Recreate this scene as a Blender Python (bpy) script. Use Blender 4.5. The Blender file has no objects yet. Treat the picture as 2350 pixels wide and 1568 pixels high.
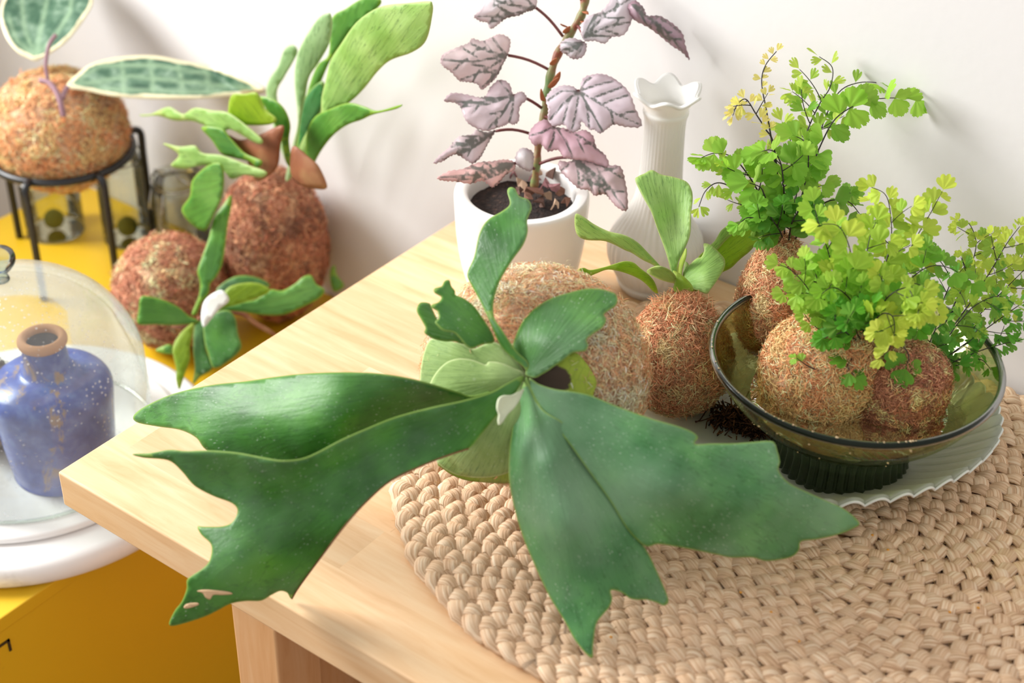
import bpy, bmesh, math, random
import numpy as np
from mathutils import Vector, Matrix, noise
from mathutils.geometry import delaunay_2d_cdt

S = bpy.context.scene
COL = S.collection
T = 0.75                                    # height of the table top above the floor
# ------------------------------------------------------------------ camera
CAM = np.array([0.85818, -0.57489, 0.80 + T])
RX = np.array([0.80186135, 0.59724484, 0.01780388])
UP = np.array([-0.34999289, 0.44533349, 0.82412563])
FW = np.array([-0.48427612, 0.66706572, -0.56612716])
FPX = 3637.0
cd = bpy.data.cameras.new('camera')
cam = bpy.data.objects.new('camera', cd); COL.objects.link(cam)
cam.matrix_world = Matrix(((RX[0], UP[0], -FW[0], CAM[0]), (RX[1], UP[1], -FW[1], CAM[1]),
                           (RX[2], UP[2], -FW[2], CAM[2]), (0, 0, 0, 1)))
cd.sensor_width = 36; cd.lens = FPX / 2350 * 36
cd.dof.use_dof = True; cd.dof.focus_distance = 1.27; cd.dof.aperture_fstop = 4.6
cd.clip_start = 0.05
S.camera = cam
# ------------------------------------------------------------------ world, window light, exposure
w = bpy.data.worlds.new('room_light'); S.world = w; w.use_nodes = True
w.node_tree.nodes['Background'].inputs[0].default_value = (1.0, 0.975, 0.955, 1)
w.node_tree.nodes['Background'].inputs[1].default_value = 0.80


def area(name, loc, target, sx, sy, power, col):
    l = bpy.data.lights.new(name, 'AREA'); l.shape = 'RECTANGLE'; l.size = sx; l.size_y = sy
    l.energy = power; l.color = col
    o = bpy.data.objects.new(name, l); COL.objects.link(o); o.location = loc
    d = Vector(target) - Vector(loc)
    o.rotation_euler = d.to_track_quat('-Z', 'Y').to_euler()
    return o


area('window_daylight', (-1.85, -0.42, T + 1.15), (0.15, 0.20, T), 0.95, 1.1, 112, (1.0, 0.995, 0.98))
S.view_settings.view_transform = 'Standard'; S.view_settings.look = 'None'
S.view_settings.exposure = 0.0; S.view_settings.gamma = 1.0
S.view_settings.use_curve_mapping = False
try:
    S.cycles.transparent_max_bounces = 24
    S.cycles.sample_clamp_indirect = 4.0
    S.cycles.use_denoising = True
except Exception:
    pass

R = random.Random(7)
NR = np.random.RandomState(5)


# ------------------------------------------------------------------ pixel -> world helpers
def ray(px, py):
    return FW + (px - 1175) / FPX * RX - (py - 784) / FPX * UP


def P(px, py, z):                      # point on the horizontal plane z above the table top
    d = ray(px, py); return CAM + d * ((z + T - CAM[2]) / d[2])


def PD(px, py, dep):
    return CAM + ray(px, py) * dep


def dep_of(p):
    return float((np.asarray(p) - CAM) @ FW)


def pz(px, py, z):                     # (px, py, depth) with the depth given by a height
    return (px, py, dep_of(P(px, py, z)))


def W(x, y, z):
    return Vector((x, y, z + T))


# ------------------------------------------------------------------ object helpers
def link(name, me, mat=None, parent=None):
    o = bpy.data.objects.new(name, me); COL.objects.link(o)
    if mat is not None and len(me.materials) == 0:
        me.materials.append(mat)
    if parent is not None:
        o.parent = parent
        o.matrix_parent_inverse = Matrix.Translation(-Vector(parent.location))
    return o


def thing(name, label, cat, loc, group=None):
    o = bpy.data.objects.new(name, None); COL.objects.link(o); o.location = loc
    o.empty_display_size = 0.02
    o['label'] = label; o['category'] = cat
    if group: o['group'] = group
    return o


def tag(o, label, cat, group=None, kind=None):
    o['label'] = label; o['category'] = cat
    if group: o['group'] = group
    if kind: o['kind'] = kind
    return o


def mesh(name, v, f, smooth=True):
    me = bpy.data.meshes.new(name)
    me.from_pydata([tuple(map(float, p)) for p in v], [], [tuple(map(int, q)) for q in f])
    if smooth:
        me.polygons.foreach_set('use_smooth', [True] * len(me.polygons))
    me.update()
    return me


def bm_mesh(name, bm, smooth=True):
    me = bpy.data.meshes.new(name)
    bm.normal_update()
    bm.to_mesh(me); bm.free()
    if smooth:
        me.polygons.foreach_set('use_smooth', [True] * len(me.polygons))
    return me


def lathe(profile, seg=64, rfn=None, close=False):
    v, f = [], []
    n = len(profile)
    for j in range(seg):
        a = 2 * math.pi * j / seg
        for (r_, z_) in profile:
            rr = rfn(r_, z_, a) if rfn else r_
            if isinstance(rr, tuple): rr, zz = rr
            else: zz = z_
            v.append((rr * math.cos(a), rr * math.sin(a), zz))
    for j in range(seg):
        k = (j + 1) % seg
        for i in range(n - 1):
            f.append((j * n + i, k * n + i, k * n + i + 1, j * n + i + 1))
        if close:
            f.append((j * n + n - 1, k * n + n - 1, k * n, j * n))
    return v, f


def tube_vf(pts, rad, sides=8, cap=True):
    pts = [Vector(p) for p in pts]
    if not hasattr(rad, '__len__'): rad = [rad] * len(pts)
    v, f = [], []
    up = Vector((0.13, 0.21, 1)).normalized()
    for i, p in enumerate(pts):
        t = (pts[min(i + 1, len(pts) - 1)] - pts[max(i - 1, 0)])
        if t.length < 1e-9: t = Vector((0, 0, 1))
        t.normalize()
        a = t.cross(up)
        if a.length < 1e-3: a = t.cross(Vector((1, 0, 0)))
        a.normalize(); b = a.cross(t)
        up = b if b.dot(up) > 0 else -b
        for k in range(sides):
            an = 2 * math.pi * k / sides
            v.append(p + (a * math.cos(an) + b * math.sin(an)) * rad[i])
    for i in range(len(pts) - 1):
        for k in range(sides):
            k2 = (k + 1) % sides
            f.append((i * sides + k, i * sides + k2, (i + 1) * sides + k2, (i + 1) * sides + k))
    if cap:
        f.append(tuple(range(sides))[::-1]); f.append(tuple((len(pts) - 1) * sides + k for k in range(sides)))
    return v, f


def join_vf(lst):
    V, F = [], []
    for v, f in lst:
        o = len(V); V += list(v); F += [tuple(i + o for i in q) for q in f]
    return V, F


def catmull(pts, n=6, closed=False):
    pts = [np.array(p, float) for p in pts]
    out = []
    m = len(pts)
    rng = range(m) if closed else range(m - 1)
    for i in rng:
        p0 = pts[(i - 1) % m] if closed else pts[max(i - 1, 0)]
        p1 = pts[i]; p2 = pts[(i + 1) % m]
        p3 = pts[(i + 2) % m] if closed else pts[min(i + 2, m - 1)]
        for k in range(n):
            t = k / n
            out.append(0.5 * ((2 * p1) + (-p0 + p2) * t + (2 * p0 - 5 * p1 + 4 * p2 - p3) * t * t + (-p0 + 3 * p1 - 3 * p2 + p3) * t ** 3))
    if not closed: out.append(pts[-1])
    return out


def box_bm(bm, x0, x1, y0, y1, z0, z1, bev=0.0):
    r = bmesh.ops.create_cube(bm, size=1)
    for v in r['verts']:
        v.co = Vector(((x0 + x1) / 2 + v.co.x * (x1 - x0), (y0 + y1) / 2 + v.co.y * (y1 - y0), (z0 + z1) / 2 + v.co.z * (z1 - z0)))
    if bev > 0:
        es = set(e for v in r['verts'] for e in v.link_edges)
        bmesh.ops.bevel(bm, geom=list(es), offset=bev, segments=2, affect='EDGES', profile=0.6)


def box(name, x0, x1, y0, y1, z0, z1, mat, parent=None, bev=0.0, smooth=False):
    bm = bmesh.new(); box_bm(bm, x0, x1, y0, y1, z0, z1, bev)
    return link(name, bm_mesh(name, bm, smooth), mat, parent)


# ------------------------------------------------------------------ material helper
class Mat:
    def __init__(s, name):
        s.m = bpy.data.materials.new(name); s.m.use_nodes = True
        s.nt = s.m.node_tree; s.b = s.nt.nodes['Principled BSDF']; s.out = s.nt.nodes['Material Output']

    def n(s, t, **k):
        nd = s.nt.nodes.new(t)
        for a, b in k.items(): setattr(nd, a, b)
        return nd

    def l(s, a, b): s.nt.links.new(a, b)

    def val(s, sock, v):
        if isinstance(v, (int, float, tuple)): sock.default_value = v
        else: s.l(v, sock)

    def set(s, **k):
        for a, b in k.items():
            s.val(s.b.inputs[a.replace('_', ' ')], b)
        return s

    def math(s, op, a, b=0.0, clamp=False):
        nd = s.n('ShaderNodeMath', operation=op); nd.use_clamp = clamp
        s.val(nd.inputs[0], a); s.val(nd.inputs[1], b); return nd.outputs[0]

    def mix(s, fac, a, b, mode='MIX'):
        nd = s.n('ShaderNodeMix', data_type='RGBA', blend_type=mode)
        s.val(nd.inputs[0], fac); s.val(nd.inputs[6], a); s.val(nd.inputs[7], b); return nd.outputs[2]

    def ramp(s, fac, stops):
        nd = s.n('ShaderNodeValToRGB'); s.l(fac, nd.inputs[0])
        el = nd.color_ramp.elements
        el[0].position, el[0].color = stops[0]; el[1].position, el[1].color = stops[-1]
        for p, c in stops[1:-1]:
            e = el.new(p); e.color = c
        return nd.outputs[0]

    def noise(s, vec, scale, detail=4, rough=0.55, dist=0.0):
        nd = s.n('ShaderNodeTexNoise'); nd.inputs['Scale'].default_value = scale
        nd.inputs['Detail'].default_value = detail; nd.inputs['Roughness'].default_value = rough
        nd.inputs['Distortion'].default_value = dist
        if vec is not None: s.l(vec, nd.inputs['Vector'])
        return nd.outputs['Fac']

    def coord(s, which='Object'):
        return s.n('ShaderNodeTexCoord').outputs[which]

    def mapping(s, vec, scale=(1, 1, 1), loc=(0, 0, 0)):
        nd = s.n('ShaderNodeMapping'); s.l(vec, nd.inputs[0])
        nd.inputs['Scale'].default_value = scale; s.val(nd.inputs['Location'], loc); return nd.outputs[0]

    def attr(s, name, out='Fac'):
        return s.n('ShaderNodeAttribute', attribute_name=name).outputs[out]

    def bump(s, h, strength=0.3, dist=0.001):
        nd = s.n('ShaderNodeBump'); nd.inputs['Strength'].default_value = strength
        nd.inputs['Distance'].default_value = dist; s.l(h, nd.inputs['Height'])
        s.l(nd.outputs[0], s.b.inputs['Normal']); return nd


def c(h, a=1.0):                        # sRGB hex -> linear
    h = h.lstrip('#'); o = []
    for i in (0, 2, 4):
        x = int(h[i:i + 2], 16) / 255
        o.append(x / 12.92 if x <= 0.04045 else ((x + 0.055) / 1.055) ** 2.4)
    return (*o, a)


def simple(name, col, rough=0.5, **k):
    return Mat(name).set(Base_Color=c(col), Roughness=rough, **k).m


def translucent_add(M, colsock, fac):
    """part of the light passes through the leaf"""
    tr = M.n('ShaderNodeBsdfTranslucent'); M.val(tr.inputs[0], colsock)
    mx = M.n('ShaderNodeMixShader'); mx.inputs[0].default_value = fac
    M.l(M.b.outputs[0], mx.inputs[1]); M.l(tr.outputs[0], mx.inputs[2]); M.l(mx.outputs[0], M.out.inputs[0])


# walls
M_ = Mat('white_plaster'); co = M_.coord('Object')
M_.set(Base_Color=c('#e4e2e2'), Roughness=0.75)
M_.bump(M_.noise(co, 140, 5, 0.6), 0.25, 0.0006); wallmat = M_.m
floormat = Mat('floor_boards').set(Base_Color=c('#8a6a48'), Roughness=0.5).m

# birch wood
def woodmat(name, light, mid, dark, axis=0, rough=0.42):
    M = Mat(name); co = M.coord('Object')
    rnd = M.n('ShaderNodeObjectInfo').outputs['Random']
    sc = [9.0, 90.0, 90.0] if axis == 0 else ([90.0, 90.0, 9.0] if axis == 2 else [90.0, 9.0, 90.0])
    cmb = M.n('ShaderNodeCombineXYZ'); r7 = M.math('MULTIPLY', rnd, 37.0)
    for i in range(3): M.l(r7, cmb.inputs[i])
    vec = M.mapping(co, tuple(sc), cmb.outputs[0])
    n1 = M.noise(vec, 1.0, 5, 0.6, 0.6)
    sc2 = [3.0, 22.0, 22.0] if axis == 0 else ([22.0, 22.0, 3.0] if axis == 2 else [22.0, 3.0, 22.0])
    n2 = M.noise(M.mapping(co, tuple(sc2), cmb.outputs[0]), 1.0, 3, 0.5, 1.5)
    sc3 = tuple(x * 5 for x in sc)
    n3 = M.noise(M.mapping(co, sc3, cmb.outputs[0]), 1.0, 3, 0.6)
    a = M.ramp(n1, [(0.3, c(light)), (0.55, c(mid)), (0.8, c(dark))])
    b = M.mix(M.math('MULTIPLY', n2, 0.5), a, c(mid))
    tone = M.math('ADD', M.math('MULTIPLY', rnd, 0.16), 0.86)
    tc = M.n('ShaderNodeCombineColor')
    M.l(tone, tc.inputs[0]); M.l(M.math('MULTIPLY', tone, 0.99), tc.inputs[1]); M.l(M.math('MULTIPLY', tone, 0.97), tc.inputs[2])
    d = M.mix(1.0, b, tc.outputs[0], 'MULTIPLY')
    sp = M.ramp(n3, [(0.62, (0, 0, 0, 1)), (0.8, (1, 1, 1, 1))])
    e = M.mix(M.math('MULTIPLY', sp, 0.28), d, c(dark))
    M.set(Base_Color=e, Roughness=rough); M.bump(n1, 0.08, 0.0004)
    return M.m


birch = woodmat('birch_wood', '#f4d7b0', '#e9c194', '#d19f6b')
birch_leg = woodmat('birch_leg_wood', '#e0b487', '#d7a473', '#c48c58', axis=2)

# ------------------------------------------------------------------ generic traced leaf
def tps(ctrl):
    """smooth depth over the leaf from a few (px, py, depth) points"""
    c_ = np.array(ctrl, float)
    xy, d = c_[:, :2] / 500.0, c_[:, 2]
    n = len(c_)
    if n < 3:
        return lambda x, y: np.full(np.shape(x), d.mean())
    if n == 3:
        A = np.c_[np.ones(3), xy]; k = np.linalg.lstsq(A, d, rcond=None)[0]
        return lambda x, y: k[0] + k[1] * x / 500.0 + k[2] * y / 500.0
    r2 = ((xy[:, None] - xy[None]) ** 2).sum(-1)
    K = 0.5 * r2 * np.log(r2 + 1e-9) + np.eye(n) * 1e-3
    Pm = np.c_[np.ones(n), xy]
    A = np.zeros((n + 3, n + 3)); A[:n, :n] = K; A[:n, n:] = Pm; A[n:, :n] = Pm.T
    s = np.linalg.solve(A + np.eye(n + 3) * 1e-9, np.r_[d, 0, 0, 0])

    def fn(x, y):
        x = np.asarray(x, float) / 500.0; y = np.asarray(y, float) / 500.0
        q = (x[..., None] - xy[:, 0]) ** 2 + (y[..., None] - xy[:, 1]) ** 2
        return (0.5 * q * np.log(q + 1e-9)) @ s[:n] + s[n] + s[n + 1] * x + s[n + 2] * y
    return fn


def seg_dist(pts, poly):
    d = np.full(len(pts), 1e9)
    for a, b in zip(poly[:-1], poly[1:]):
        a = np.array(a, float); b = np.array(b, float); ab = b - a
        t = np.clip(((pts - a) @ ab) / max(ab @ ab, 1e-9), 0, 1)
        d = np.minimum(d, np.hypot(*(pts - (a + t[:, None] * ab)).T))
    return d


def leaf(name, outline, depth, mat, parent, base=None, veins=(), res=12, sub=5, thick=0.0007,
         wave=0.0, wavelen=60.0, cup=0.0, label=None, jag=0.0, mark=None, crease=None):
    """outline: list of picture points; depth: control list or a function (x,y)->depth.
    The sheet gets its own curved shape in depth, a thickness and stored vein / edge distances."""
    if jag:
        out = catmull(outline, sub, True)
        rr = random.Random(int(outline[0][0]) + len(outline))
        out2 = []
        for i, p in enumerate(out):
            q = out[(i + 1) % len(out)] - out[i - 1]; L = np.hypot(*q) + 1e-9
            nrm = np.array([q[1], -q[0]]) / L
            out2.append(p + nrm * jag * (1 if i % 2 else -1) * rr.uniform(0.3, 1))
        out = out2
    else:
        out = catmull(outline, sub, True)
    O = np.array(out)
    x0, y0 = O.min(0); x1, y1 = O.max(0)
    gx, gy = np.meshgrid(np.arange(x0, x1, res), np.arange(y0, y1, res * 0.87))
    gx = gx + (np.arange(gx.shape[0]) % 2)[:, None] * res / 2
    G = np.c_[gx.ravel(), gy.ravel()]
    # keep interior points away from the outline
    inside = np.zeros(len(G), bool)
    n = len(O); j = n - 1
    for i in range(n):
        xi, yi = O[i]; xj, yj = O[j]
        cnd = ((yi > G[:, 1]) != (yj > G[:, 1])) & (G[:, 0] < (xj - xi) * (G[:, 1] - yi) / (yj - yi + 1e-12) + xi)
        inside ^= cnd; j = i
    G = G[inside]
    loop = np.vstack([O, O[:1]])
    if len(G):
        G = G[seg_dist(G, loop) > res * 0.45]
    pts = [Vector(p) for p in np.vstack([O, G])] if len(G) else [Vector(p) for p in O]
    r = delaunay_2d_cdt(pts, [], [list(range(n))], 1, 1e-4)
    vs = np.array([tuple(p) for p in r[0]]); fs = r[2]
    dfn = depth if callable(depth) else tps(depth)
    d = np.asarray(dfn(vs[:, 0], vs[:, 1]), float)
    ed = seg_dist(vs, loop)
    if cup:
        m = ed.max() + 1e-6
        d = d + cup * (np.minimum(ed / m, 1.0) ** 0.8)
    bx, by = base if base is not None else outline[0]
    dx, dy = vs[:, 0] - bx, vs[:, 1] - by
    ang = np.arctan2(dy, dx); rad = np.hypot(dx, dy)
    # keep the angle continuous around the leaf
    cm = math.atan2(O[:, 1].mean() - by, O[:, 0].mean() - bx)
    ang = (ang - cm + np.pi) % (2 * np.pi) - np.pi
    if wave:
        d = d + wave * np.sin(rad / wavelen + 2.5 * ang) * np.clip(rad / 120.0, 0, 1) * 0.6 \
            + wave * 0.7 * np.sin(ang * 9 + rad / wavelen * 0.6) * np.clip(rad / 150.0, 0, 1)
    if crease is not None:             # sunken line such as a midrib
        cdist = seg_dist(vs, crease)
        d = d + 0.003 * np.exp(-(cdist / 14.0) ** 2)
    vd = np.full(len(vs), 99.0)
    for ve in veins:
        vd = np.minimum(vd, seg_dist(vs, ve))
    if veins:
        d = d + 0.0012 * np.exp(-(vd / 5.0) ** 2)
    dwall = (0.569 - CAM[1]) / (FW[1] + (vs[:, 0] - 1175) / FPX * RX[1] - (vs[:, 1] - 784) / FPX * UP[1])
    d = np.minimum(d, dwall)
    co3 = CAM + (FW + np.outer((vs[:, 0] - 1175) / FPX, RX) - np.outer((vs[:, 1] - 784) / FPX, UP)) * d[:, None]
    me = mesh(name, co3, fs)
    # orient faces to the camera
    me.calc_loop_triangles()
    nn = me.polygons[0].normal if len(me.polygons) else Vector((0, 0, 1))
    s = 0
    for p in list(me.polygons)[::7]:
        s += p.normal.dot(Vector(CAM) - Vector(co3[p.vertices[0]])) * p.area
    if s < 0:
        me.flip_normals()
    for an, arr in (('edge', ed), ('vein', vd), ('ang', ang), ('rad', rad / 100.0)):
        at = me.attributes.new(an, 'FLOAT', 'POINT'); at.data.foreach_set('value', arr.astype(np.float32))
    if mark is not None:
        mk = np.clip(1.3 - np.hypot(vs[:, 0] - mark[0], (vs[:, 1] - mark[1]) * mark[3]) / mark[2], 0, 1)
        at = me.attributes.new('mark', 'FLOAT', 'POINT'); at.data.foreach_set('value', mk.astype(np.float32))
    o = link(name, me, mat, parent)
    so = o.modifiers.new('thickness', 'SOLIDIFY'); so.thickness = thick; so.offset = -1
    if label: o['label'] = label
    return o


# leaf materials -----------------------------------------------------
def staghorn_mat(name, dark, mid, light, bloom=0.5, trans=0.18, hair=1.0, rough=0.48, edge='#8fae4e'):
    M = Mat(name)
    ang = M.attr('ang'); rad = M.attr('rad'); ed = M.attr('edge')
    v = M.n('ShaderNodeCombineXYZ'); M.l(M.math('MULTIPLY', ang, 14.0), v.inputs[0]); M.l(M.math('MULTIPLY', rad, 0.5), v.inputs[1])
    st = M.noise(v.outputs[0], 1.6, 4, 0.55, 0.4)
    co = M.coord('Object')
    big = M.noise(co, 22, 3, 0.5)
    basec = M.ramp(big, [(0.35, c(dark)), (0.52, c(mid)), (0.7, c(light))])
    vein = M.ramp(st, [(0.485, (0, 0, 0, 1)), (0.5, (1, 1, 1, 1)), (0.515, (0, 0, 0, 1))])
    b2 = M.mix(M.math('MULTIPLY', vein, 0.6), basec, c('#24521f'))
    # silvery bloom of fine hairs
    bl = M.ramp(M.noise(co, 12, 3, 0.6), [(0.4, (0, 0, 0, 1)), (0.75, (1, 1, 1, 1))])
    b3 = M.mix(M.math('MULTIPLY', bl, bloom), b2, c('#88a888'))
    sp = M.n('ShaderNodeTexVoronoi'); sp.inputs['Scale'].default_value = 19
    wv = M.noise(co, 300, 2, 0.5)
    fv = M.n('ShaderNodeCombineXYZ'); M.l(M.math('MULTIPLY', M.math('MULTIPLY', ang, rad), 1.0), fv.inputs[0]); M.l(M.math('MULTIPLY', rad, 0.42), fv.inputs[1])
    dn = M.n('ShaderNodeMix', data_type='VECTOR'); dn.inputs[0].default_value = 0.12
    nv = M.n('ShaderNodeTexNoise'); nv.inputs['Scale'].default_value = 4.0; M.l(fv.outputs[0], nv.inputs['Vector'])
    M.l(fv.outputs[0], dn.inputs[4]); M.l(nv.outputs['Color'], dn.inputs[5])
    M.l(dn.outputs[1], sp.inputs['Vector'])
    fleck = M.ramp(sp.outputs['Distance'], [(0.10, (1, 1, 1, 1)), (0.2, (0, 0, 0, 1))])
    fl = M.math('MULTIPLY', fleck, M.ramp(M.noise(co, 30, 4, 0.7), [(0.42, (0, 0, 0, 1)), (0.62, (1, 1, 1, 1))]))
    b4 = M.mix(M.math('MULTIPLY', fl, 0.5 * hair), b3, c('#dfe8da'))
    eg = M.ramp(M.math('DIVIDE', ed, 4.0), [(0.25, (1, 1, 1, 1)), (1.0, (0, 0, 0, 1))])
    b5 = M.mix(M.math('MULTIPLY', eg, 0.75), b4, c(edge))
    M.set(Base_Color=b5, Roughness=rough); M.b.inputs['Specular IOR Level'].default_value = 0.45
    h = M.math('ADD', M.math('MULTIPLY', st, 1.0), M.math('MULTIPLY', wv, 0.25))
    M.bump(h, 0.5, 0.0016)
    translucent_add(M, M.mix(0.5, b5, c('#7fd000')), trans)
    return M.m


m_stag = staghorn_mat('staghorn_green', '#2c621e', '#3c7a26', '#559430', 0.38)
m_stag2 = staghorn_mat('staghorn_bluegreen', '#3c7440', '#4c864c', '#62a058', 0.75)
m_young = staghorn_mat('young_staghorn_green', '#96c05e', '#aacf72', '#c0de8a', 0.25, 0.35, 0.25, 0.5, '#c2cf80')
m_yel = staghorn_mat('lime_frond', '#8fae1e', '#a3bf28', '#b4cc3c', 0.05, 0.45, 0.1, 0.5, '#c2cf60')
m_pale = staghorn_mat('pale_frond', '#9fbe86', '#b2cf9a', '#c7dfb0', 0.3, 0.4, 0.0, 0.5, '#d8e8b8')
m_mid = staghorn_mat('soft_green_frond', '#4c8a30', '#5d9b3a', '#74ad48', 0.2, 0.3, 0.0, 0.42, '#9cc040')
m_shield = staghorn_mat('shield_frond_felt', '#7f9a54', '#8eaa62', '#a2ba76', 0.25, 0.15, 0.5, 0.8, '#c8d69a')
m_shieldy = staghorn_mat('shield_frond_lime', '#8aa035', '#9ab03e', '#aaba50', 0.05, 0.25, 0.1, 0.6, '#8a9040')
m_white = simple('overexposed_felt_frond', '#e8ece6', 0.9)  # overexposure of the frond back put into the colour as white
m_cream = simple('cream_bud_frond', '#c9cfb0', 0.85)
# shield with brown patch
M_ = Mat('shield_brown_patch'); mk = M_.attr('mark')
nz = M_.noise(M_.coord('Object'), 160, 3, 0.6)
ff = M_.ramp(M_.math('ADD', mk, M_.math('MULTIPLY', M_.math('SUBTRACT', nz, 0.5), 0.5)), [(0.42, (0, 0, 0, 1)), (0.55, (1, 1, 1, 1))])
net = M_.n('ShaderNodeTexVoronoi', feature='DISTANCE_TO_EDGE'); net.inputs['Scale'].default_value = 130
M_.l(M_.coord('Object'), net.inputs['Vector'])
nf = M_.ramp(net.outputs['Distance'], [(0.0, (1, 1, 1, 1)), (0.1, (0, 0, 0, 1))])
gcol = M_.mix(M_.math('MULTIPLY', nf, 0.35), c('#a2b83c'), c('#6f8a2c'))
M_.set(Base_Color=M_.mix(ff, gcol, c('#4a3a2c')), Roughness=0.75); m_patch = M_.m
# brown dry shields
M_ = Mat('dry_brown_shield'); co = M_.coord('Object')
M_.set(Base_Color=M_.ramp(M_.noise(co, 14, 4, 0.6), [(0.3, c('#6e3a22')), (0.5, c('#8e5636')), (0.7, c('#a98458'))]), Roughness=0.6)
m_brown = M_.m

# begonia
M_ = Mat('silver_begonia_leaf'); vd = M_.attr('vein'); ed = M_.attr('edge'); co = M_.coord('Object')
nz = M_.noise(co, 120, 4, 0.6)
vv = M_.math('ADD', M_.math('DIVIDE', vd, 6.5), M_.math('MULTIPLY', M_.math('SUBTRACT', nz, 0.5), 0.8))
vf = M_.ramp(vv, [(0.22, (1, 1, 1, 1)), (0.55, (0, 0, 0, 1))])
base_ = M_.ramp(M_.noise(co, 30, 3, 0.6), [(0.35, c('#e4d8dc')), (0.55, c('#f0e8ec')), (0.75, c('#f8f4f5'))])
oc = M_.n('ShaderNodeObjectInfo').outputs['Color']
base2 = M_.mix(1.0, base_, oc, 'MULTIPLY')
rim = M_.ramp(M_.math('DIVIDE', ed, 9.0), [(0.1, (1, 1, 1, 1)), (0.9, (0, 0, 0, 1))])
col = M_.mix(M_.math('MULTIPLY', vf, 0.85), base2, c('#55665b'))
col = M_.mix(M_.math('MULTIPLY', rim, 0.35), col, c('#8a5660'))
M_.set(Base_Color=col, Roughness=0.4)
M_.bump(nz, 0.3, 0.001)
translucent_add(M_, M_.mix(0.5, col, c('#d08a90')), 0.3)
m_beg = M_.m
m_begdark = simple('wine_red_leaf_back', '#6b2c3a', 0.45)
# hoya
M_ = Mat('variegated_hoya_leaf'); vd = M_.attr('vein'); ed = M_.attr('edge'); co = M_.coord('Object')
nz = M_.noise(co, 60, 4, 0.65)
blot = M_.ramp(nz, [(0.35, c('#2f5540')), (0.5, c('#4a6f55')), (0.68, c('#84a088'))])
vf = M_.ramp(M_.math('DIVIDE', vd, 10.0), [(0.1, (1, 1, 1, 1)), (0.8, (0, 0, 0, 1))])
col = M_.mix(M_.math('MULTIPLY', vf, 0.65), blot, c('#9dbb96'))
mg = M_.math('ADD', M_.math('DIVIDE', ed, 20.0), M_.math('MULTIPLY', M_.math('SUBTRACT', M_.noise(co, 28, 3, 0.5), 0.5), 0.9))
mf = M_.ramp(mg, [(0.36, (1, 1, 1, 1)), (0.42, (0, 0, 0, 1))])
col = M_.mix(mf, col, c('#e6deb8'))
M_.set(Base_Color=col, Roughness=0.38); M_.bump(vf, 0.3, 0.001); m_hoya = M_.m

m_stem = simple('mauve_stem', '#94707a', 0.5)
m_twig = simple('dark_wiry_stalk', '#241a1a', 0.4)
m_begstem = Mat('begonia_stem')
co = m_begstem.coord('Object')
m_begstem.set(Base_Color=m_begstem.ramp(m_begstem.noise(co, 55, 3, 0.6), [(0.38, c('#6f8a50')), (0.52, c('#8a7a4c')), (0.62, c('#8c4a30'))]), Roughness=0.5)
m_begstem = m_begstem.m
m_petiole = simple('red_petiole', '#6e3534', 0.45)

# moss
def vcol_mat(name, rough=0.95, trans=0.0):
    M = Mat(name)
    at = M.attr('tint', 'Color')
    M.set(Base_Color=at, Roughness=rough); M.b.inputs['Specular IOR Level'].default_value = 0.15
    if trans: translucent_add(M, at, trans)
    return M.m


m_fibre = vcol_mat('dried_moss_fibre', 0.9, 0.25)
M_ = Mat('packed_moss'); co = M_.coord('Object')
M_.set(Base_Color=M_.ramp(M_.noise(co, 130, 5, 0.75), [(0.32, c('#855c48')), (0.5, c('#c89c7a')), (0.68, c('#ecc8a4'))]), Roughness=1.0)
M_.bump(M_.noise(co, 260, 4, 0.7), 0.8, 0.003); m_moss = M_.m

def soft(pal, gain=2.2, grey=0.14, flat=0.4):
    """dried moss colours: lifted, a little greyer and closer to each other"""
    L = np.array([c(h)[:3] for h in pal]) * gain * np.array([1.0, 0.98, 0.93])
    L = L * (1 - grey) + L.mean(1, keepdims=True) * grey
    L = L * (1 - flat) + L.mean(0) * flat
    return [(*map(float, np.clip(x, 0, 0.9)), 1.0) for x in L]


TAN = soft(['#d9a878', '#c98f60', '#e6c093', '#b87a50', '#a9674a', '#8a5638', '#cf8a66', '#5a3c2c', '#dcb48a', '#c06e50'])
PALE = soft(['#ecc7a0', '#e0b184', '#f2d6b4', '#d19a70', '#c98a68', '#b06c4c', '#e8b898', '#8a5a40'])
BROWN = soft(['#a2705a', '#8f5a44', '#b98564', '#7c4634', '#c6966e', '#99553c', '#6b4032', '#54403a'])
ORANGE = soft(['#d99560', '#c78048', '#e8b27c', '#b06a3c', '#f0c698', '#9a5a38', '#c87a50'])


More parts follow.
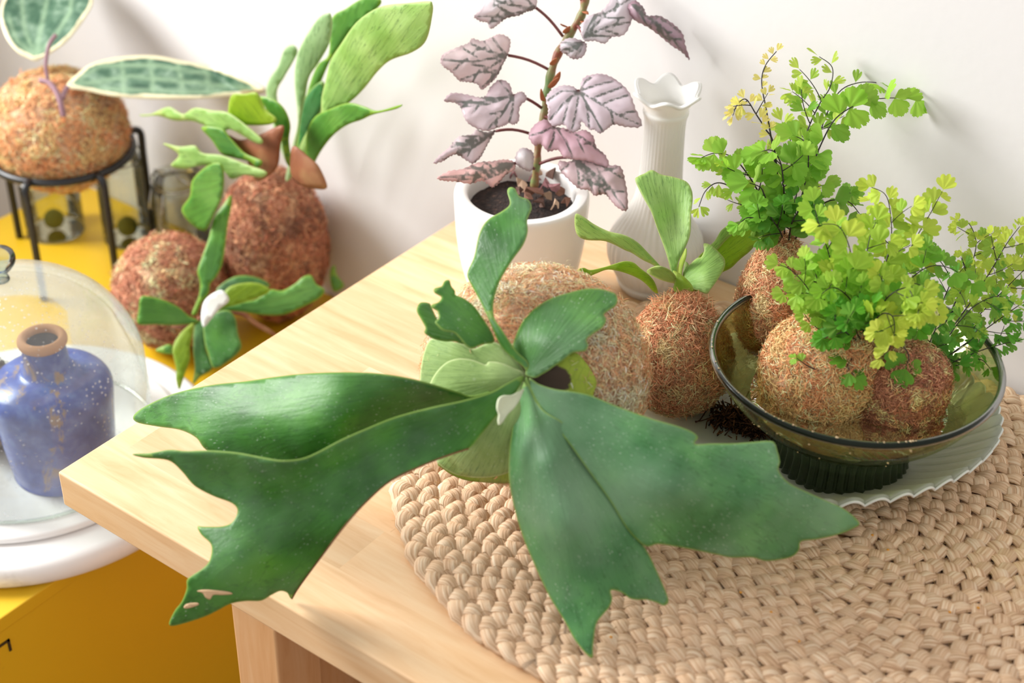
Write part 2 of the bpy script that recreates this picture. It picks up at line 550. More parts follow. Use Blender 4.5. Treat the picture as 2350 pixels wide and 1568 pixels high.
def mossball(center, rad, axes, n, pal, parent, seed, lenr=(0.004, 0.011), wid=0.0007, egg=0.0, top=(0.0, 0)):
    """center Vector, rad (a,b,c) along the orthonormal axes (3 vectors; the last is the plant axis)"""
    A = np.array([list(a) for a in axes], float)           # rows
    ce = np.array(center, float)
    rs = np.random.RandomState(seed)

    def shape(u):                                          # unit vectors -> surface points
        k = 1 - egg * np.clip(u[:, 2], -1, 1)[:, None] * np.array([[1, 1, 0]])
        q = u * np.array(rad) * k
        return q
    bm = bmesh.new(); bmesh.ops.create_icosphere(bm, subdivisions=5, radius=1.0)
    U = np.array([v.co[:] for v in bm.verts])
    Q = shape(U)
    off = Vector((seed * 3.1, 0, 0))
    for i, v in enumerate(bm.verts):
        p = Vector(U[i])
        k = 1 + 0.045 * noise.noise(p * 2.2 + off) + 0.035 * noise.noise(p * 6 + off) + 0.03 * noise.noise(p * 14 + off)
        v.co = Vector(ce + (Q[i] * k) @ A)
    n = int(n * 2.4)
    o = link('moss_ball', bm_mesh('moss_ball', bm), m_moss, parent)
    # fibres
    u = rs.normal(size=(n, 3)); u /= np.linalg.norm(u, axis=1)[:, None]
    nt = top[1]
    if nt:                                                 # a scruffy tuft around the plant
        e = rs.normal(size=(nt, 3)) * [0.32, 0.32, 0.1] + [0, 0, 1]; e /= np.linalg.norm(e, axis=1)[:, None]
        u = np.vstack([u, e])
    N = len(u)
    q = shape(u); nrm = u / np.array(rad); nrm /= np.linalg.norm(nrm, axis=1)[:, None]
    # strands lie in small matted tufts that share a direction, a lift and a colour
    nt_ = max(8, N // 14)
    tc = rs.normal(size=(nt_, 3)); tc /= np.linalg.norm(tc, axis=1)[:, None]
    tid = rs.randint(0, nt_, N)
    nk = n
    pull = rs.rand(N) < 0.8; pull[nk:] = False
    spread = 0.0030 / float(np.mean(rad))
    uu = tc[tid] + rs.normal(0, spread, (N, 3)); uu /= np.linalg.norm(uu, axis=1)[:, None]
    u = np.where(pull[:, None], uu, u)
    q = shape(u); nrm = u / np.array(rad); nrm /= np.linalg.norm(nrm, axis=1)[:, None]
    tdir = rs.normal(size=(nt_, 3)); thgt = rs.uniform(-0.0008, 0.0034, nt_); tcol = rs.normal(0, 0.24, nt_)
    rnd = np.where(pull[:, None], tdir[tid] + rs.normal(0, 0.75, (N, 3)), rs.normal(size=(N, 3))); tg = rnd - (rnd * nrm).sum(1)[:, None] * nrm; tg /= np.linalg.norm(tg, axis=1)[:, None]
    bt = np.cross(nrm, tg)
    L = rs.uniform(lenr[0], lenr[1], N) * 0.85; wd = wid * rs.uniform(0.35, 1.5, N) * 0.55
    lift = rs.uniform(-0.1, 0.45, N)
    big = rs.rand(N) < 0.08
    lift[big] = rs.uniform(0.6, 1.3, big.sum())
    if nt: lift[n:] = rs.uniform(0.3, 1.8, nt)
    curl = rs.normal(0, 3.2, N)
    if nt: L[n:] *= 1.5; wd[n:] *= 1.4
    seg = 3
    V = np.zeros((N, (seg + 1) * 2, 3))
    base = q + nrm * (np.where(pull, thgt[tid] + rs.uniform(-0.0008, 0.0008, N), rs.uniform(-0.0015, 0.0015, N)))[:, None]
    for k in range(seg + 1):
        t = k / seg
        ang = curl * t
        pos = base + tg * (L * (t - 0.5) * np.cos(ang * 0.5))[:, None] + bt * (L * t * np.sin(ang) * 0.5)[:, None] \
            + nrm * (L * lift * t * 0.5 + 0.0008 * np.sin(t * 3.1))[:, None]
        tw = rs.normal(0, 0.5, N)
        wv = bt * np.cos(ang + tw)[:, None] - tg * np.sin(ang)[:, None] + nrm * np.sin(tw)[:, None]
        ww = wd * (1.0 - 0.75 * t ** 2) * (0.6 + 0.4 * min(1, t * 4))
        V[:, 2 * k] = pos - wv * ww[:, None]; V[:, 2 * k + 1] = pos + wv * ww[:, None]
    V = ce + V.reshape(-1, 3) @ A
    F = []
    idx = (np.arange(N) * (seg + 1) * 2)[:, None]
    for k in range(seg):
        F.append(idx + np.array([[2 * k, 2 * k + 1, 2 * k + 3, 2 * k + 2]]))
    F = np.stack(F, 1).reshape(-1, 4)
    me = bpy.data.meshes.new('moss_fibres')
    me.vertices.add(len(V)); me.vertices.foreach_set('co', V.astype(np.float32).ravel())
    me.loops.add(F.size); me.loops.foreach_set('vertex_index', F.astype(np.int32).ravel())
    me.polygons.add(len(F)); me.polygons.foreach_set('loop_start', np.arange(0, F.size, 4, dtype=np.int32))
    me.update(calc_edges=True)
    pc = np.array([c(x) if isinstance(x, str) else x for x in pal])
    # patches of similar colour + random
    ph = np.array([noise.noise(Vector(x) * 3.0 + off) for x in u])
    ki = np.clip(((ph * 0.9 + 0.5 + np.where(pull, tcol[tid], 0) + rs.normal(0, 0.14, N)) * len(pal)).astype(int), 0, len(pal) - 1)
    colr = pc[ki]; colr[:, :3] *= rs.uniform(0.85, 1.12, N)[:, None]
    colr = np.clip(colr, 0, 1)
    at = me.color_attributes.new('tint', 'FLOAT_COLOR', 'POINT')
    at.data.foreach_set('color', np.repeat(colr, (seg + 1) * 2, 0).astype(np.float32).ravel())
    f = link('moss_fibres', me, m_fibre, parent); f['kind'] = 'stuff'
    return o


def axes_from(zdir):
    z = Vector(zdir).normalized(); x = z.cross(Vector((0.3, 1, 0.1))).normalized(); y = z.cross(x)
    return (x, y, z)


UPV = axes_from((0, 0, 1))

# ================================================================== SETTING
YW = 0.574                                   # wall behind the table
o = box('wall_back', -1.0, 2.4, YW, YW + 0.1, 0, 2.6, wallmat); o['kind'] = 'structure'
# left wall with the window opening the daylight comes through
bm = bmesh.new()
box_bm(bm, -1.1, -1.0, 0.27, YW + 0.1, 0, 2.6)
box_bm(bm, -1.1, -1.0, -1.9, -1.22, 0, 2.6)
box_bm(bm, -1.1, -1.0, -1.22, 0.27, 0, T + 0.15)
box_bm(bm, -1.1, -1.0, -1.22, 0.27, T + 1.4, 2.6)
o = link('wall_left', bm_mesh('wall_left', bm, False), wallmat); o['kind'] = 'structure'
o = box('floor', -1.1, 2.4, -1.9, YW + 0.1, -0.05, 0, floormat); o['kind'] = 'structure'

# ================================================================== TABLE
tb = thing('table', 'pale birch table with block-glued top pushed against the white wall', 'table', (0.6, 0.28, 0))
SW = YW / 11 - 0.0003
cuts = {0: [0.0, 0.62, 1.3], 1: [0.0, 0.021, 0.25, 0.86, 1.3], 2: [0.0, 0.33, 0.95, 1.3], 3: [0.0, 0.05, 0.52, 1.3],
        4: [0.0, 0.1, 0.7, 1.3], 5: [0, 0.42, 1.3], 6: [0, 0.16, 0.8, 1.3], 7: [0, 0.3, 1.3], 8: [0, 0.08, 0.6, 1.3],
        9: [0, 0.45, 1.3], 10: [0, 0.2, 0.75, 1.3]}
for i in range(11):
    cc = cuts[i]
    for a, b in zip(cc[:-1], cc[1:]):
        y0 = i * (YW - 0.002) / 11
        y1 = (i + 1) * (YW - 0.002) / 11
        bm = bmesh.new(); box_bm(bm, a, b, y0, y1, T - 0.034, T)
        # only the outer arrises are rounded; the joints close up with a hairline
        eo = [e for e in bm.edges if (all(abs(v.co.x) < 1e-5 for v in e.verts) or (i == 0 and all(abs(v.co.y - y0) < 1e-5 for v in e.verts)))]
        bmesh.ops.bevel(bm, geom=eo, offset=0.0018, segments=3, affect='EDGES', profile=0.5)
        link('stave', bm_mesh('stave', bm, False), birch, tb)
box('leg', 0.1865, 0.231, 0.001, 0.046, 0, T - 0.034, birch_leg, tb, 0.0015)
box('leg', 0.1865, 0.231, 0.52, 0.565, 0, T - 0.034, birch_leg, tb, 0.0015)
box('leg', 1.15, 1.195, 0.001, 0.046, 0, T - 0.034, birch_leg, tb, 0.0015)
box('leg', 1.15, 1.195, 0.52, 0.565, 0, T - 0.034, birch_leg, tb, 0.0015)
box('side_panel', 0.196, 0.222, 0.046, 0.52, T - 0.42, T - 0.034, birch_leg, tb)
box('shelf', 0.222, 1.15, 0.03, 0.54, T - 0.205, T - 0.187, birch_leg, tb)
# cardboard box on the shelf
bx_m = Mat('kraft_cardboard'); bx_m.set(Base_Color=c('#d8c3a8'), Roughness=0.85); bx_m = bx_m.m
bxo = thing('storage_box', 'pale cardboard box with a printed label on the shelf under the table', 'box', (0.36, 0.2, T - 0.187))
box('box_body', 0.262, 0.56, 0.105, 0.36, T - 0.187, T - 0.06, bx_m, bxo, 0.006, True)
lbm = bmesh.new()
box_bm(lbm, 0.29, 0.325, 0.1038, 0.105, T - 0.105, T - 0.065)
link('label', bm_mesh('label', lbm, False), simple('grey_print', '#a89684', 0.8), bxo)

# ================================================================== YELLOW CABINET
ym = Mat('yellow_lacquer'); co = ym.coord('Object')
dirt = ym.ramp(ym.noise(co, 45, 4, 0.7), [(0.68, (0, 0, 0, 1)), (0.76, (1, 1, 1, 1))])
ym.set(Base_Color=ym.mix(ym.math('MULTIPLY', dirt, 0.45), c('#dfb41c'), c('#8a5a2a')), Roughness=0.42); ym = ym.m
ZC = T - 0.22
cb = thing('cabinet', 'yellow painted metal cabinet carrying the glass cloche, jars and plants beside the table', 'cabinet', (-0.5, 0.25, 0))
CX = -0.114
box('body', -0.688, CX, -0.138, YW - 0.004, 0.06, ZC - 0.016, ym, cb)
box('top_panel', -0.69, CX + 0.001, -0.14, YW - 0.002, ZC - 0.016, ZC, ym, cb, 0.0015)
# folded seam with a small slot on the side face
dk = simple('dark_gap', '#3a2a08', 0.8)
bm = bmesh.new()
box_bm(bm, CX, CX + 0.0012, -0.14, -0.006, ZC - 0.031, ZC - 0.0285)
box_bm(bm, CX, CX + 0.0012, -0.0085, -0.006, ZC - 0.043, ZC - 0.0285)
link('seam', bm_mesh('seam', bm, False), dk, cb)
for yy in (-0.05, 0.5):
    box('foot', -0.67, -0.62, yy, yy + 0.05, 0, 0.062, dk, cb)
    box('foot', -0.2, -0.15, yy, yy + 0.05, 0, 0.062, dk, cb)

# ================================================================== JUTE RUG
M_ = Mat('jute_fibre')
uvn = M_.attr('fib', 'Vector')
f1 = M_.noise(M_.mapping(uvn, (20.0, 0.45, 1)), 1.0, 4, 0.6, 0.2)
tone = M_.attr('tone')
cj = M_.ramp(f1, [(0.30, c('#b48a66')), (0.48, c('#e2be9a')), (0.66, c('#f6dfc2'))])
tc = M_.n('ShaderNodeCombineColor')
for i, k in enumerate((1.0, 0.985, 0.96)): M_.l(M_.math('MULTIPLY', tone, k), tc.inputs[i])
M_.set(Base_Color=M_.mix(1.0, cj, tc.outputs[0], 'MULTIPLY'), Roughness=0.7)
M_.bump(f1, 0.9, 0.0012); m_jute = M_.m
m_thread = simple('stitch_thread', '#a5804f', 0.8)
RC = (0.48, 0.307); RA, RB = 0.256, 0.252
# stadium-shaped plan: a short straight core with rings round it
CORE = 0.056


def ring_pt(off, s):
    """point and tangent on the outline at distance off from the core, s = arc length"""
    L1 = 2 * CORE; L2 = math.pi * off; tot = 2 * (L1 + L2)
    s = s % tot
    cx_, cy_ = RC
    if s < L1: return (cx_ - CORE + s, cy_ - off), (1, 0)
    s -= L1
    if s < L2:
        a = -math.pi / 2 + s / off; return (cx_ + CORE + off * math.cos(a), cy_ + off * math.sin(a)), (-math.sin(a), math.cos(a))
    s -= L2
    if s < L1: return (cx_ + CORE - s, cy_ + off), (-1, 0)
    s -= L1
    a = math.pi / 2 + s / off; return (cx_ - CORE + off * math.cos(a), cy_ + off * math.sin(a)), (-math.sin(a), math.cos(a))


rug = thing('jute_rug', 'round braided jute mat under the staghorn fern, glass plate and footed bowl', 'mat', (RC[0], RC[1], T))
PITCH = 0.0168
NRINGS = 15
outer = 0.2475
rs = np.random.RandomState(3)
for ri in range(NRINGS):
    off = outer - ri * PITCH
    if off < 0.006: break
    tot = 4 * CORE + 2 * math.pi * off
    per = 0.0475 if ri else 0.052
    nper = max(2, round(tot / per)); per = tot / nper
    nst = nper * 20
    hw = PITCH * (0.30 if ri else 0.36)
    V, F, FB, TN = [], [], [], []
    ph0 = rs.rand() * 6
    for k in range(3):
        sides = 10
        b0 = len(V)
        for i in range(nst):
            s = i / nst * tot
            th_ = 2 * math.pi * s / per + 2 * math.pi * k / 3 + ph0
            jit = 1 + 0.10 * math.sin(s * 31 + k * 2 + ri) + 0.06 * math.sin(s * 77 + ri * 3)
            lat = hw * jit * math.sin(th_)
            zz = 0.0062 + 0.0026 * math.sin(2 * th_ + 0.3) + 0.0006 * math.sin(s * 53 + ri)
            (x, y), (tx, ty) = ring_pt(off, s)
            nx, ny = ty, -tx
            dl = hw * math.cos(th_) * 2 * math.pi / per
            ln = math.hypot(1, dl); dirx = (tx + nx * dl) / ln; diry = (ty + ny * dl) / ln
            sx_, sy_ = diry, -dirx                      # sideways of the strand
            wr = 0.0058 * (1 + 0.12 * math.sin(s * 41 + k * 3)) * (1.15 if math.sin(2 * th_ + .3) > 0 else 0.8)
            hr = 0.0025
            px_, py_ = x + nx * lat, y + ny * lat
            for q in range(sides):
                a = 2 * math.pi * q / sides
                V.append((px_ + sx_ * wr * math.cos(a), py_ + sy_ * wr * math.cos(a), T + max(0.0004, zz + hr * math.sin(a))))
                FB.append((q / sides + k * 7 + ri * 13, s * 60, 0))
                TN.append(0.93 + 0.09 * math.sin(s * 23 + k * 2.1 + ri * 1.7) * math.sin(s * 9 + ri))
        for i in range(nst):
            i2 = (i + 1) % nst
            for q in range(sides):
                q2 = (q + 1) % sides
                F.append((b0 + i * sides + q, b0 + i2 * sides + q, b0 + i2 * sides + q2, b0 + i * sides + q2))
    me = mesh('braid', V, F)
    at = me.attributes.new('fib', 'FLOAT_VECTOR', 'POINT'); at.data.foreach_set('vector', np.array(FB, np.float32).ravel())
    at = me.attributes.new('tone', 'FLOAT', 'POINT'); at.data.foreach_set('value', np.array(TN, np.float32))
    link('braid', me, m_jute, rug)
# loose fibres along the rug and the stitches between the rows
tv = []
for ri in range(NRINGS - 1):
    off = outer - (ri + 0.5) * PITCH
    tot = 4 * CORE + 2 * math.pi * max(off, 0.01)
    s = 0.0
    while s < tot:
        (x, y), (tx, ty) = ring_pt(max(off, 0.01), s)
        nx, ny = ty, -tx
        a = R.uniform(0.3, 1.0); L = R.uniform(0.003, 0.0055)
        p = [(x - nx * L + tx * a * L, y - ny * L + ty * a * L, T + 0.0075), (x, y, T + 0.0098 + R.uniform(-.001, .001)), (x + nx * L - tx * a * L, y + ny * L - ty * a * L, T + 0.0075)]
        tv.append(tube_vf(p, 0.00022, 4))
        s += R.uniform(0.007, 0.011)
v, f = join_vf(tv)
o = link('stitching', mesh('stitching', v, f), m_thread, rug); o['kind'] = 'stuff'
tv = []
for i in range(1500):
    s = R.uniform(0, 10); off = R.choice([outer + 0.006, R.uniform(0.02, outer)])
    (x, y), (tx, ty) = ring_pt(off, s)
    a = R.uniform(0, 6.28); L = R.uniform(0.004, 0.012); b = a + R.uniform(-1, 1)
    z0 = T + (0.010 if off < outer else 0.004)
    tv.append(tube_vf([(x, y, z0), (x + L * .5 * math.cos(a), y + L * .5 * math.sin(a), z0 + R.uniform(0, .003)),
                       (x + L * .5 * (math.cos(a) + math.cos(b)), y + L * .5 * (math.sin(a) + math.sin(b)), z0 + R.uniform(-.002, .003))], 0.00009, 3, False))
v, f = join_vf(tv)
o = link('loose_fibres', mesh('loose_fibres', v, f), simple('jute_hair', '#d9bd92', 0.8), rug); o['kind'] = 'stuff'
bm = bmesh.new()
for (x_, y_) in ((1402, 1462), (1834, 1472), (2002, 1228), (2038, 1262), (2180, 1405), (1770, 1405), (2245, 1395), (1700, 1360)):
    q = P(x_, y_, 0.0115); m = bmesh.ops.create_icosphere(bm, subdivisions=1, radius=0.0011)
    for vv in m['verts']: vv.co = Vector((vv.co.x * R.uniform(.8, 1.6) + q[0], vv.co.y + q[1], vv.co.z * 0.6 + q[2]))
o = link('crumbs', bm_mesh('crumbs', bm), simple('orange_crumb', '#e09a30', 0.7), rug); o['kind'] = 'stuff'
ZR = 0.0125                                   # top of the rug above the table

# ================================================================== GLASS
def glassmat(name, tint, gloss=0.06, rough=0.03, spec=1.0, haze=None, bump=None, hazecol='#ffffff', bscale=30, bstr=0.2):
    M = Mat(name); M.nt.nodes.remove(M.b)
    tr = M.n('ShaderNodeBsdfTransparent'); tr.inputs[0].default_value = c(tint)
    gl = M.n('ShaderNodeBsdfGlossy'); gl.inputs['Roughness'].default_value = rough
    fr = M.n('ShaderNodeFresnel'); fr.inputs[0].default_value = 1.5
    mx = M.n('ShaderNodeMixShader')
    M.l(M.math('ADD', M.math('MULTIPLY', fr.outputs[0], spec), gloss), mx.inputs[0])
    M.l(tr.outputs[0], mx.inputs[1]); M.l(gl.outputs[0], mx.inputs[2])
    last = mx.outputs[0]
    if bump:
        bp = M.n('ShaderNodeBump'); bp.inputs['Strength'].default_value = bstr; bp.inputs['Distance'].default_value = 0.004
        M.l(M.noise(M.coord('Object'), bscale, 3, 0.5, 0.8), bp.inputs['Height'])
        M.l(bp.outputs[0], gl.inputs['Normal']); M.l(bp.outputs[0], fr.inputs['Normal'])
    if haze is not None:
        df = M.n('ShaderNodeBsdfDiffuse'); df.inputs[0].default_value = c(hazecol)
        tl = M.n('ShaderNodeBsdfTranslucent'); tl.inputs[0].default_value = c(hazecol)
        ad = M.n('ShaderNodeMixShader'); ad.inputs[0].default_value = 0.5
        M.l(df.outputs[0], ad.inputs[1]); M.l(tl.outputs[0], ad.inputs[2])
        m2 = M.n('ShaderNodeMixShader'); M.val(m2.inputs[0], haze(M))
        M.l(last, m2.inputs[1]); M.l(ad.outputs[0], m2.inputs[2]); last = m2.outputs[0]
    M.l(last, M.out.inputs[0])
    return M.m


# ---- oval fluted glass plate
pl = thing('glass_plate', 'grey-green pressed glass plate with a crinkled white-edged rim, lying on the jute mat', 'plate', (0.45, 0.38, T + ZR))
def haze_plate(M):
    return M.math('ADD', M.math('MULTIPLY', M.noise(M.coord('Object'), 40, 3, 0.6), 0.12), 0.58)


m_plate = glassmat('smoky_plate_glass', '#e2e8de', 0.05, 0.12, 0.9, haze_plate, True, '#e0e6dc', 70, 0.25)
m_prim = Mat('plate_edge_glass').set(Base_Color=c('#e2e6e2'), Roughness=0.2).m
PC = Vector((0.452, 0.380, T + ZR)); PDIR = Vector((0.74, 0.67, 0)).normalized(); PN = Vector((-PDIR.y, PDIR.x, 0))
PA, PB = 0.158, 0.112
def plate_pt(k, a, dz=0.0):
    """k = 0 centre .. 1 rim"""
    fl = 0.0
    if k > 0.62:
        t = (k - 0.62) / 0.38
        fl = t * 0.034 * (abs(math.sin(a * 24)) - 0.5)
        z = 0.0035 + 0.026 * t ** 1.4 + t * 0.0035 * (abs(math.sin(a * 24)) - 0.5) * 2
    else: z = 0.0035
    rr = k + fl * 0.6 * k
    p = PC + PDIR * (PA * rr * math.cos(a)) + PN * (PB * rr * math.sin(a)); p.z += z + dz
    return p


NA = 480
ks = [0.02, 0.2, 0.4, 0.56, 0.62, 0.68, 0.75, 0.82, 0.88, 0.94, 1.0]
V = [plate_pt(k, 2 * math.pi * j / NA) for k in ks for j in range(NA)]
F = [(i * NA + j, i * NA + (j + 1) % NA, (i + 1) * NA + (j + 1) % NA, (i + 1) * NA + j) for i in range(len(ks) - 1) for j in range(NA)]
F.append(tuple(range(NA))[::-1])
o = link('dish', mesh('dish', V, F), m_plate, pl)
so = o.modifiers.new('t', 'SOLIDIFY'); so.thickness = 0.003; so.offset = -1
edge = [plate_pt(1.0, 2 * math.pi * j / NA, -0.0006) for j in range(NA + 1)]
v, f = tube_vf(edge, 0.0012, 6, False); link('crinkled_rim', mesh('crinkled_rim', v, f), m_prim, pl)
# moulded relief: little fan-shaped ripples on the floor of the plate
tv = []
q0 = P(1828, 1088, ZR + 0.004)
for ex, ey, n_, rr in ((1828, 1090, 4, 0.0045), (1655, 905, 4, 0.006), (1600, 1000, 3, 0.006)):
    q = P(ex, ey, ZR + 0.006)
    for k in range(n_):
        r_ = rr * (0.5 + 0.5 * k)
        tv.append(tube_vf([(q[0] + r_ * math.cos(a), q[1] + r_ * math.sin(a) * 0.8, T + ZR + 0.0038) for a in np.linspace(0.4, 3.6, 12)], 0.0008, 6))
v, f = join_vf(tv); o = link('moulded_relief', mesh('moulded_relief', v, f), m_plate, pl); o['kind'] = 'stuff'

# ---- footed bowl
BX, BY, BZ = 0.4885, 0.3790, T + ZR + 0.004
bw = thing('footed_glass_bowl', 'olive green glass bowl on a ribbed foot, holding three fern balls', 'bowl', (BX, BY, BZ))
m_bowl = glassmat('olive_bowl_glass', '#eff3cc', 0.01, 0.02, 0.55, None, True, '#ffffff', 22, 0.12)
m_rimg = Mat('dark_bowl_rim').set(Base_Color=c('#20281e'), Roughness=0.16, IOR=1.25).m  # dark base colour stands in for refraction at the glass edge
m_rimg.node_tree.nodes['Principled BSDF'].inputs['Transmission Weight'].default_value = 0.35
prof_o = [(0.0, 0.034), (0.030, 0.034), (0.048, 0.037), (0.062, 0.043), (0.077, 0.052), (0.090, 0.064), (0.100, 0.077), (0.1065, 0.088), (0.1095, 0.0945)]
po = catmull(prof_o, 5)
pi_ = [(max(0, r_ - 0.0035), z_ + 0.003) for r_, z_ in po]
v, f = lathe([tuple(p) for p in po], 96); v2, f2 = lathe([tuple(p) for p in pi_], 96)
V, F = join_vf([(v, f), (v2, [q[::-1] for q in f2])])
V = [(x + BX, y + BY, z + BZ) for x, y, z in V]
link('basin', mesh('basin', V, F), m_bowl, bw)
rp = [(BX + 0.1085 * math.cos(a), BY + 0.1085 * math.sin(a), BZ + 0.0965) for a in np.linspace(0, 2 * math.pi, 121)]
v, f = tube_vf(rp, 0.0029, 12, False); link('rim', mesh('rim', v, f), m_rimg, bw, )
M_ = Mat('dark_ribbed_glass')
M_.set(Base_Color=c('#3c4c30'), Roughness=0.08, IOR=1.5); M_.b.inputs['Transmission Weight'].default_value = 0.6
m_foot = M_.m
NB = 40
def ribs(r_, z_, a):
    return r_ * (1 + 0.06 * (abs(math.cos(a * NB / 2)) - 0.6) * (1 if 0.001 < z_ < 0.032 and r_ > 0.045 else 0.1))


fp = [(0.0, 0.006), (0.040, 0.006), (0.047, 0.001), (0.052, 0.0), (0.0535, 0.003), (0.0515, 0.012), (0.0505, 0.022), (0.052, 0.031), (0.056, 0.0375), (0.044, 0.036), (0.0, 0.0345)]
v, f = lathe(fp, 320, ribs)
link('foot', mesh('foot', [(x + BX, y + BY, z + BZ) for x, y, z in v], f), m_foot, bw)
# shallow water left in the bowl
M_ = Mat('still_water'); M_.nt.nodes.remove(M_.b)
tr = M_.n('ShaderNodeBsdfTransparent'); tr.inputs[0].default_value = c('#dde8cc')
gl = M_.n('ShaderNodeBsdfGlossy'); gl.inputs['Roughness'].default_value = 0.03
fr = M_.n('ShaderNodeFresnel'); fr.inputs[0].default_value = 1.4
bp = M_.n('ShaderNodeBump'); bp.inputs['Strength'].default_value = 0.6; bp.inputs['Distance'].default_value = 0.006
M_.l(M_.noise(M_.coord('Object'), 26, 3, 0.5, 2.0), bp.inputs['Height']); M_.l(bp.outputs[0], gl.inputs['Normal']); M_.l(bp.outputs[0], fr.inputs['Normal'])
mx = M_.n('ShaderNodeMixShader'); M_.l(M_.math('ADD', M_.math('MULTIPLY', fr.outputs[0], 1.0), 0.06), mx.inputs[0]); M_.l(tr.outputs[0], mx.inputs[1]); M_.l(gl.outputs[0], mx.inputs[2]); M_.l(mx.outputs[0], M_.out.inputs[0])
wz = 0.056
v, f = lathe([(0.0005, wz), (0.03, wz), (0.0755, wz + 0.0005)], 64)
tag(link('water', mesh('water', [(x + BX, y + BY, z + BZ) for x, y, z in v], f), M_.m), 'shallow clear water in the bottom of the olive glass bowl', 'water', kind='stuff')
# crumbs of moss on the bowl's rim are part of the bowl's look
tv = []
bm = bmesh.new()
for i in range(46):
    a = R.uniform(3.3, 5.6); zz = R.choice([0.098, R.uniform(0.05, 0.095)])
    rr = 0.109 if zz > 0.097 else np.interp(zz, [p[1] for p in po], [p[0] for p in po]) + 0.0003
    m = bmesh.ops.create_icosphere(bm, subdivisions=1, radius=R.uniform(0.0003, 0.0008))
    for vv in m['verts']: vv.co = Vector((vv.co.x * 1.6 + BX + rr * math.cos(a), vv.co.y + BY + rr * math.sin(a), vv.co.z + BZ + zz + (0.002 if zz > 0.097 else 0)))
o = link('crumbs', bm_mesh('crumbs', bm), simple('crumb_tan', '#d8bf98', 0.8), bw); o['kind'] = 'stuff'

# ---- scrap of dark moss on the plate
ms = thing('moss_scrap', 'loose clump of dark wet moss on the glass plate beside the bowl', 'moss', tuple(P(1690, 970, ZR + 0.01)))
rs2 = np.random.RandomState(9)
cc0 = P(1660, 955, ZR + 0.01); cc1 = P(1745, 990, ZR + 0.01)
tv, tc_ = [], []
for i in range(900):
    t = rs2.rand(); p = cc0 * (1 - t) + cc1 * t + rs2.normal(0, 1, 3) * [0.006 * (1.2 - t), 0.006 * (1.2 - t), 0.0035 * (1.2 - t)]
    p[2] = max(p[2], T + ZR + 0.0045)
    d = rs2.normal(0, 0.004, (2, 3)); p2 = p + d[0]; p3 = p2 + d[1]; p2[2] = max(p2[2], T + ZR + .0045); p3[2] = max(p3[2], T + ZR + .0045)
    tv.append(tube_vf([p, p2, p3], 0.0006, 3))
v, f = join_vf(tv)
me = mesh('moss_strands', v, f)
pc = np.array([c(R.choice(['#3d2a1c', '#54382a', '#2c1f16', '#6b4a34', '#7a5236'])) for _ in range(900)])
at = me.color_attributes.new('tint', 'FLOAT_COLOR', 'POINT'); at.data.foreach_set('color', np.repeat(pc, 9, 0).astype(np.float32).ravel())
o = link('moss_strands', me, m_fibre, ms); o['kind'] = 'stuff'

# ================================================================== MAIN STAGHORN FERN ON ITS MOSS BALL
BC = Vector(P(1228, 862, 0.1065)); BR = 0.0825
st = thing('staghorn_fern', 'large staghorn fern with broad dark forked fronds on a moss ball on the mat', 'plant', (BC.x, BC.y, T + ZR))
view = (Vector(CAM) - BC).normalized()
mossball(BC, (BR, BR, BR * 0.98), UPV, 21000, PALE + TAN[:4], st, 1, (0.005, 0.012), 0.0006)
bcn = np.array(BC)


def on_ball(center, rad, out=1.0):
    """depth of the near side of a sphere (blends to its silhouette outside)"""
    cn = np.array(center)

    def fn(x, y):
        x = np.asarray(x, float); y = np.asarray(y, float)
        d = FW + np.outer((x - 1175) / FPX, RX) - np.outer((y - 784) / FPX, UP)
        dl = np.linalg.norm(d, axis=1); dn = d / dl[:, None]
        oc = CAM - cn; b = dn @ oc; q = b * b - (oc @ oc - (rad * out) ** 2)
        t = -b - np.sqrt(np.maximum(q, 0.0)) + np.sqrt(np.maximum(-q, 0)) * 0.15
        return t / dl
    return fn


HD = dep_of(BC) - BR - 0.012                 # depth of the growing point
H = (1206, 864)
# shield fronds wrapped round the ball
leaf('shield_frond', [(1206, 858), (1178, 820), (1157, 798), (1133, 785), (1108, 792), (1084, 801), (1063, 790), (1028, 782), (1005, 778), (985, 781), (972, 812), (965, 850), (964, 890), (975, 925), (1010, 960), (1080, 960), (1150, 920), (1195, 885)],
     on_ball(BC, BR, 1.075), m_shield, st, base=H, wave=0.001, thick=0.0015)
leaf('shield_frond', [(1206, 858), (1180, 845), (1150, 833), (1123, 830), (1115, 837), (1101, 832), (1080, 825), (1052, 823), (1026, 831), (1003, 852), (987, 880), (984, 905), (1010, 925), (1060, 930), (1115, 912), (1158, 895), (1193, 875)],
     on_ball(BC, BR, 1.11), m_shield, st, base=H, cup=-0.004, thick=0.002, label='pale kidney-shaped felted shield frond')
leaf('shield_frond', [(1200, 880), (1180, 900), (1120, 950), (1040, 1010), (1005, 1060), (1015, 1075), (1040, 1092), (1070, 1103), (1110, 1108), (1150, 1110), (1185, 1108), (1225, 1100), (1262, 1060), (1262, 990), (1240, 920)],
     on_ball(BC, BR, 1.06), m_shieldy, st, base=H, wave=0.001, thick=0.0015)
leaf('shield_frond', [(1200, 875), (1175, 900), (1120, 945), (1050, 1000), (1004, 1050), (1012, 1070), (1040, 1087), (1065, 1094), (1095, 1097), (1132, 1095), (1170, 1084), (1210, 1060), (1232, 1010), (1228, 930)],
     on_ball(BC, BR, 1.10), m_shield, st, base=H, cup=-0.004, thick=0.002, label='pale rounded felted shield frond hanging below')
leaf('shield_frond', [(1212, 866), (1232, 858), (1256, 847), (1280, 828), (1305, 812), (1325, 812), (1345, 833), (1361, 858), (1369, 880), (1362, 905), (1362, 935), (1330, 950), (1280, 925), (1238, 895)],
     on_ball(BC, BR, 1.07), m_patch, st, base=H, wave=0.0015, thick=0.0012, mark=(1262, 872, 62, 1.5), label='yellow-green shield frond with a dark brown patch')
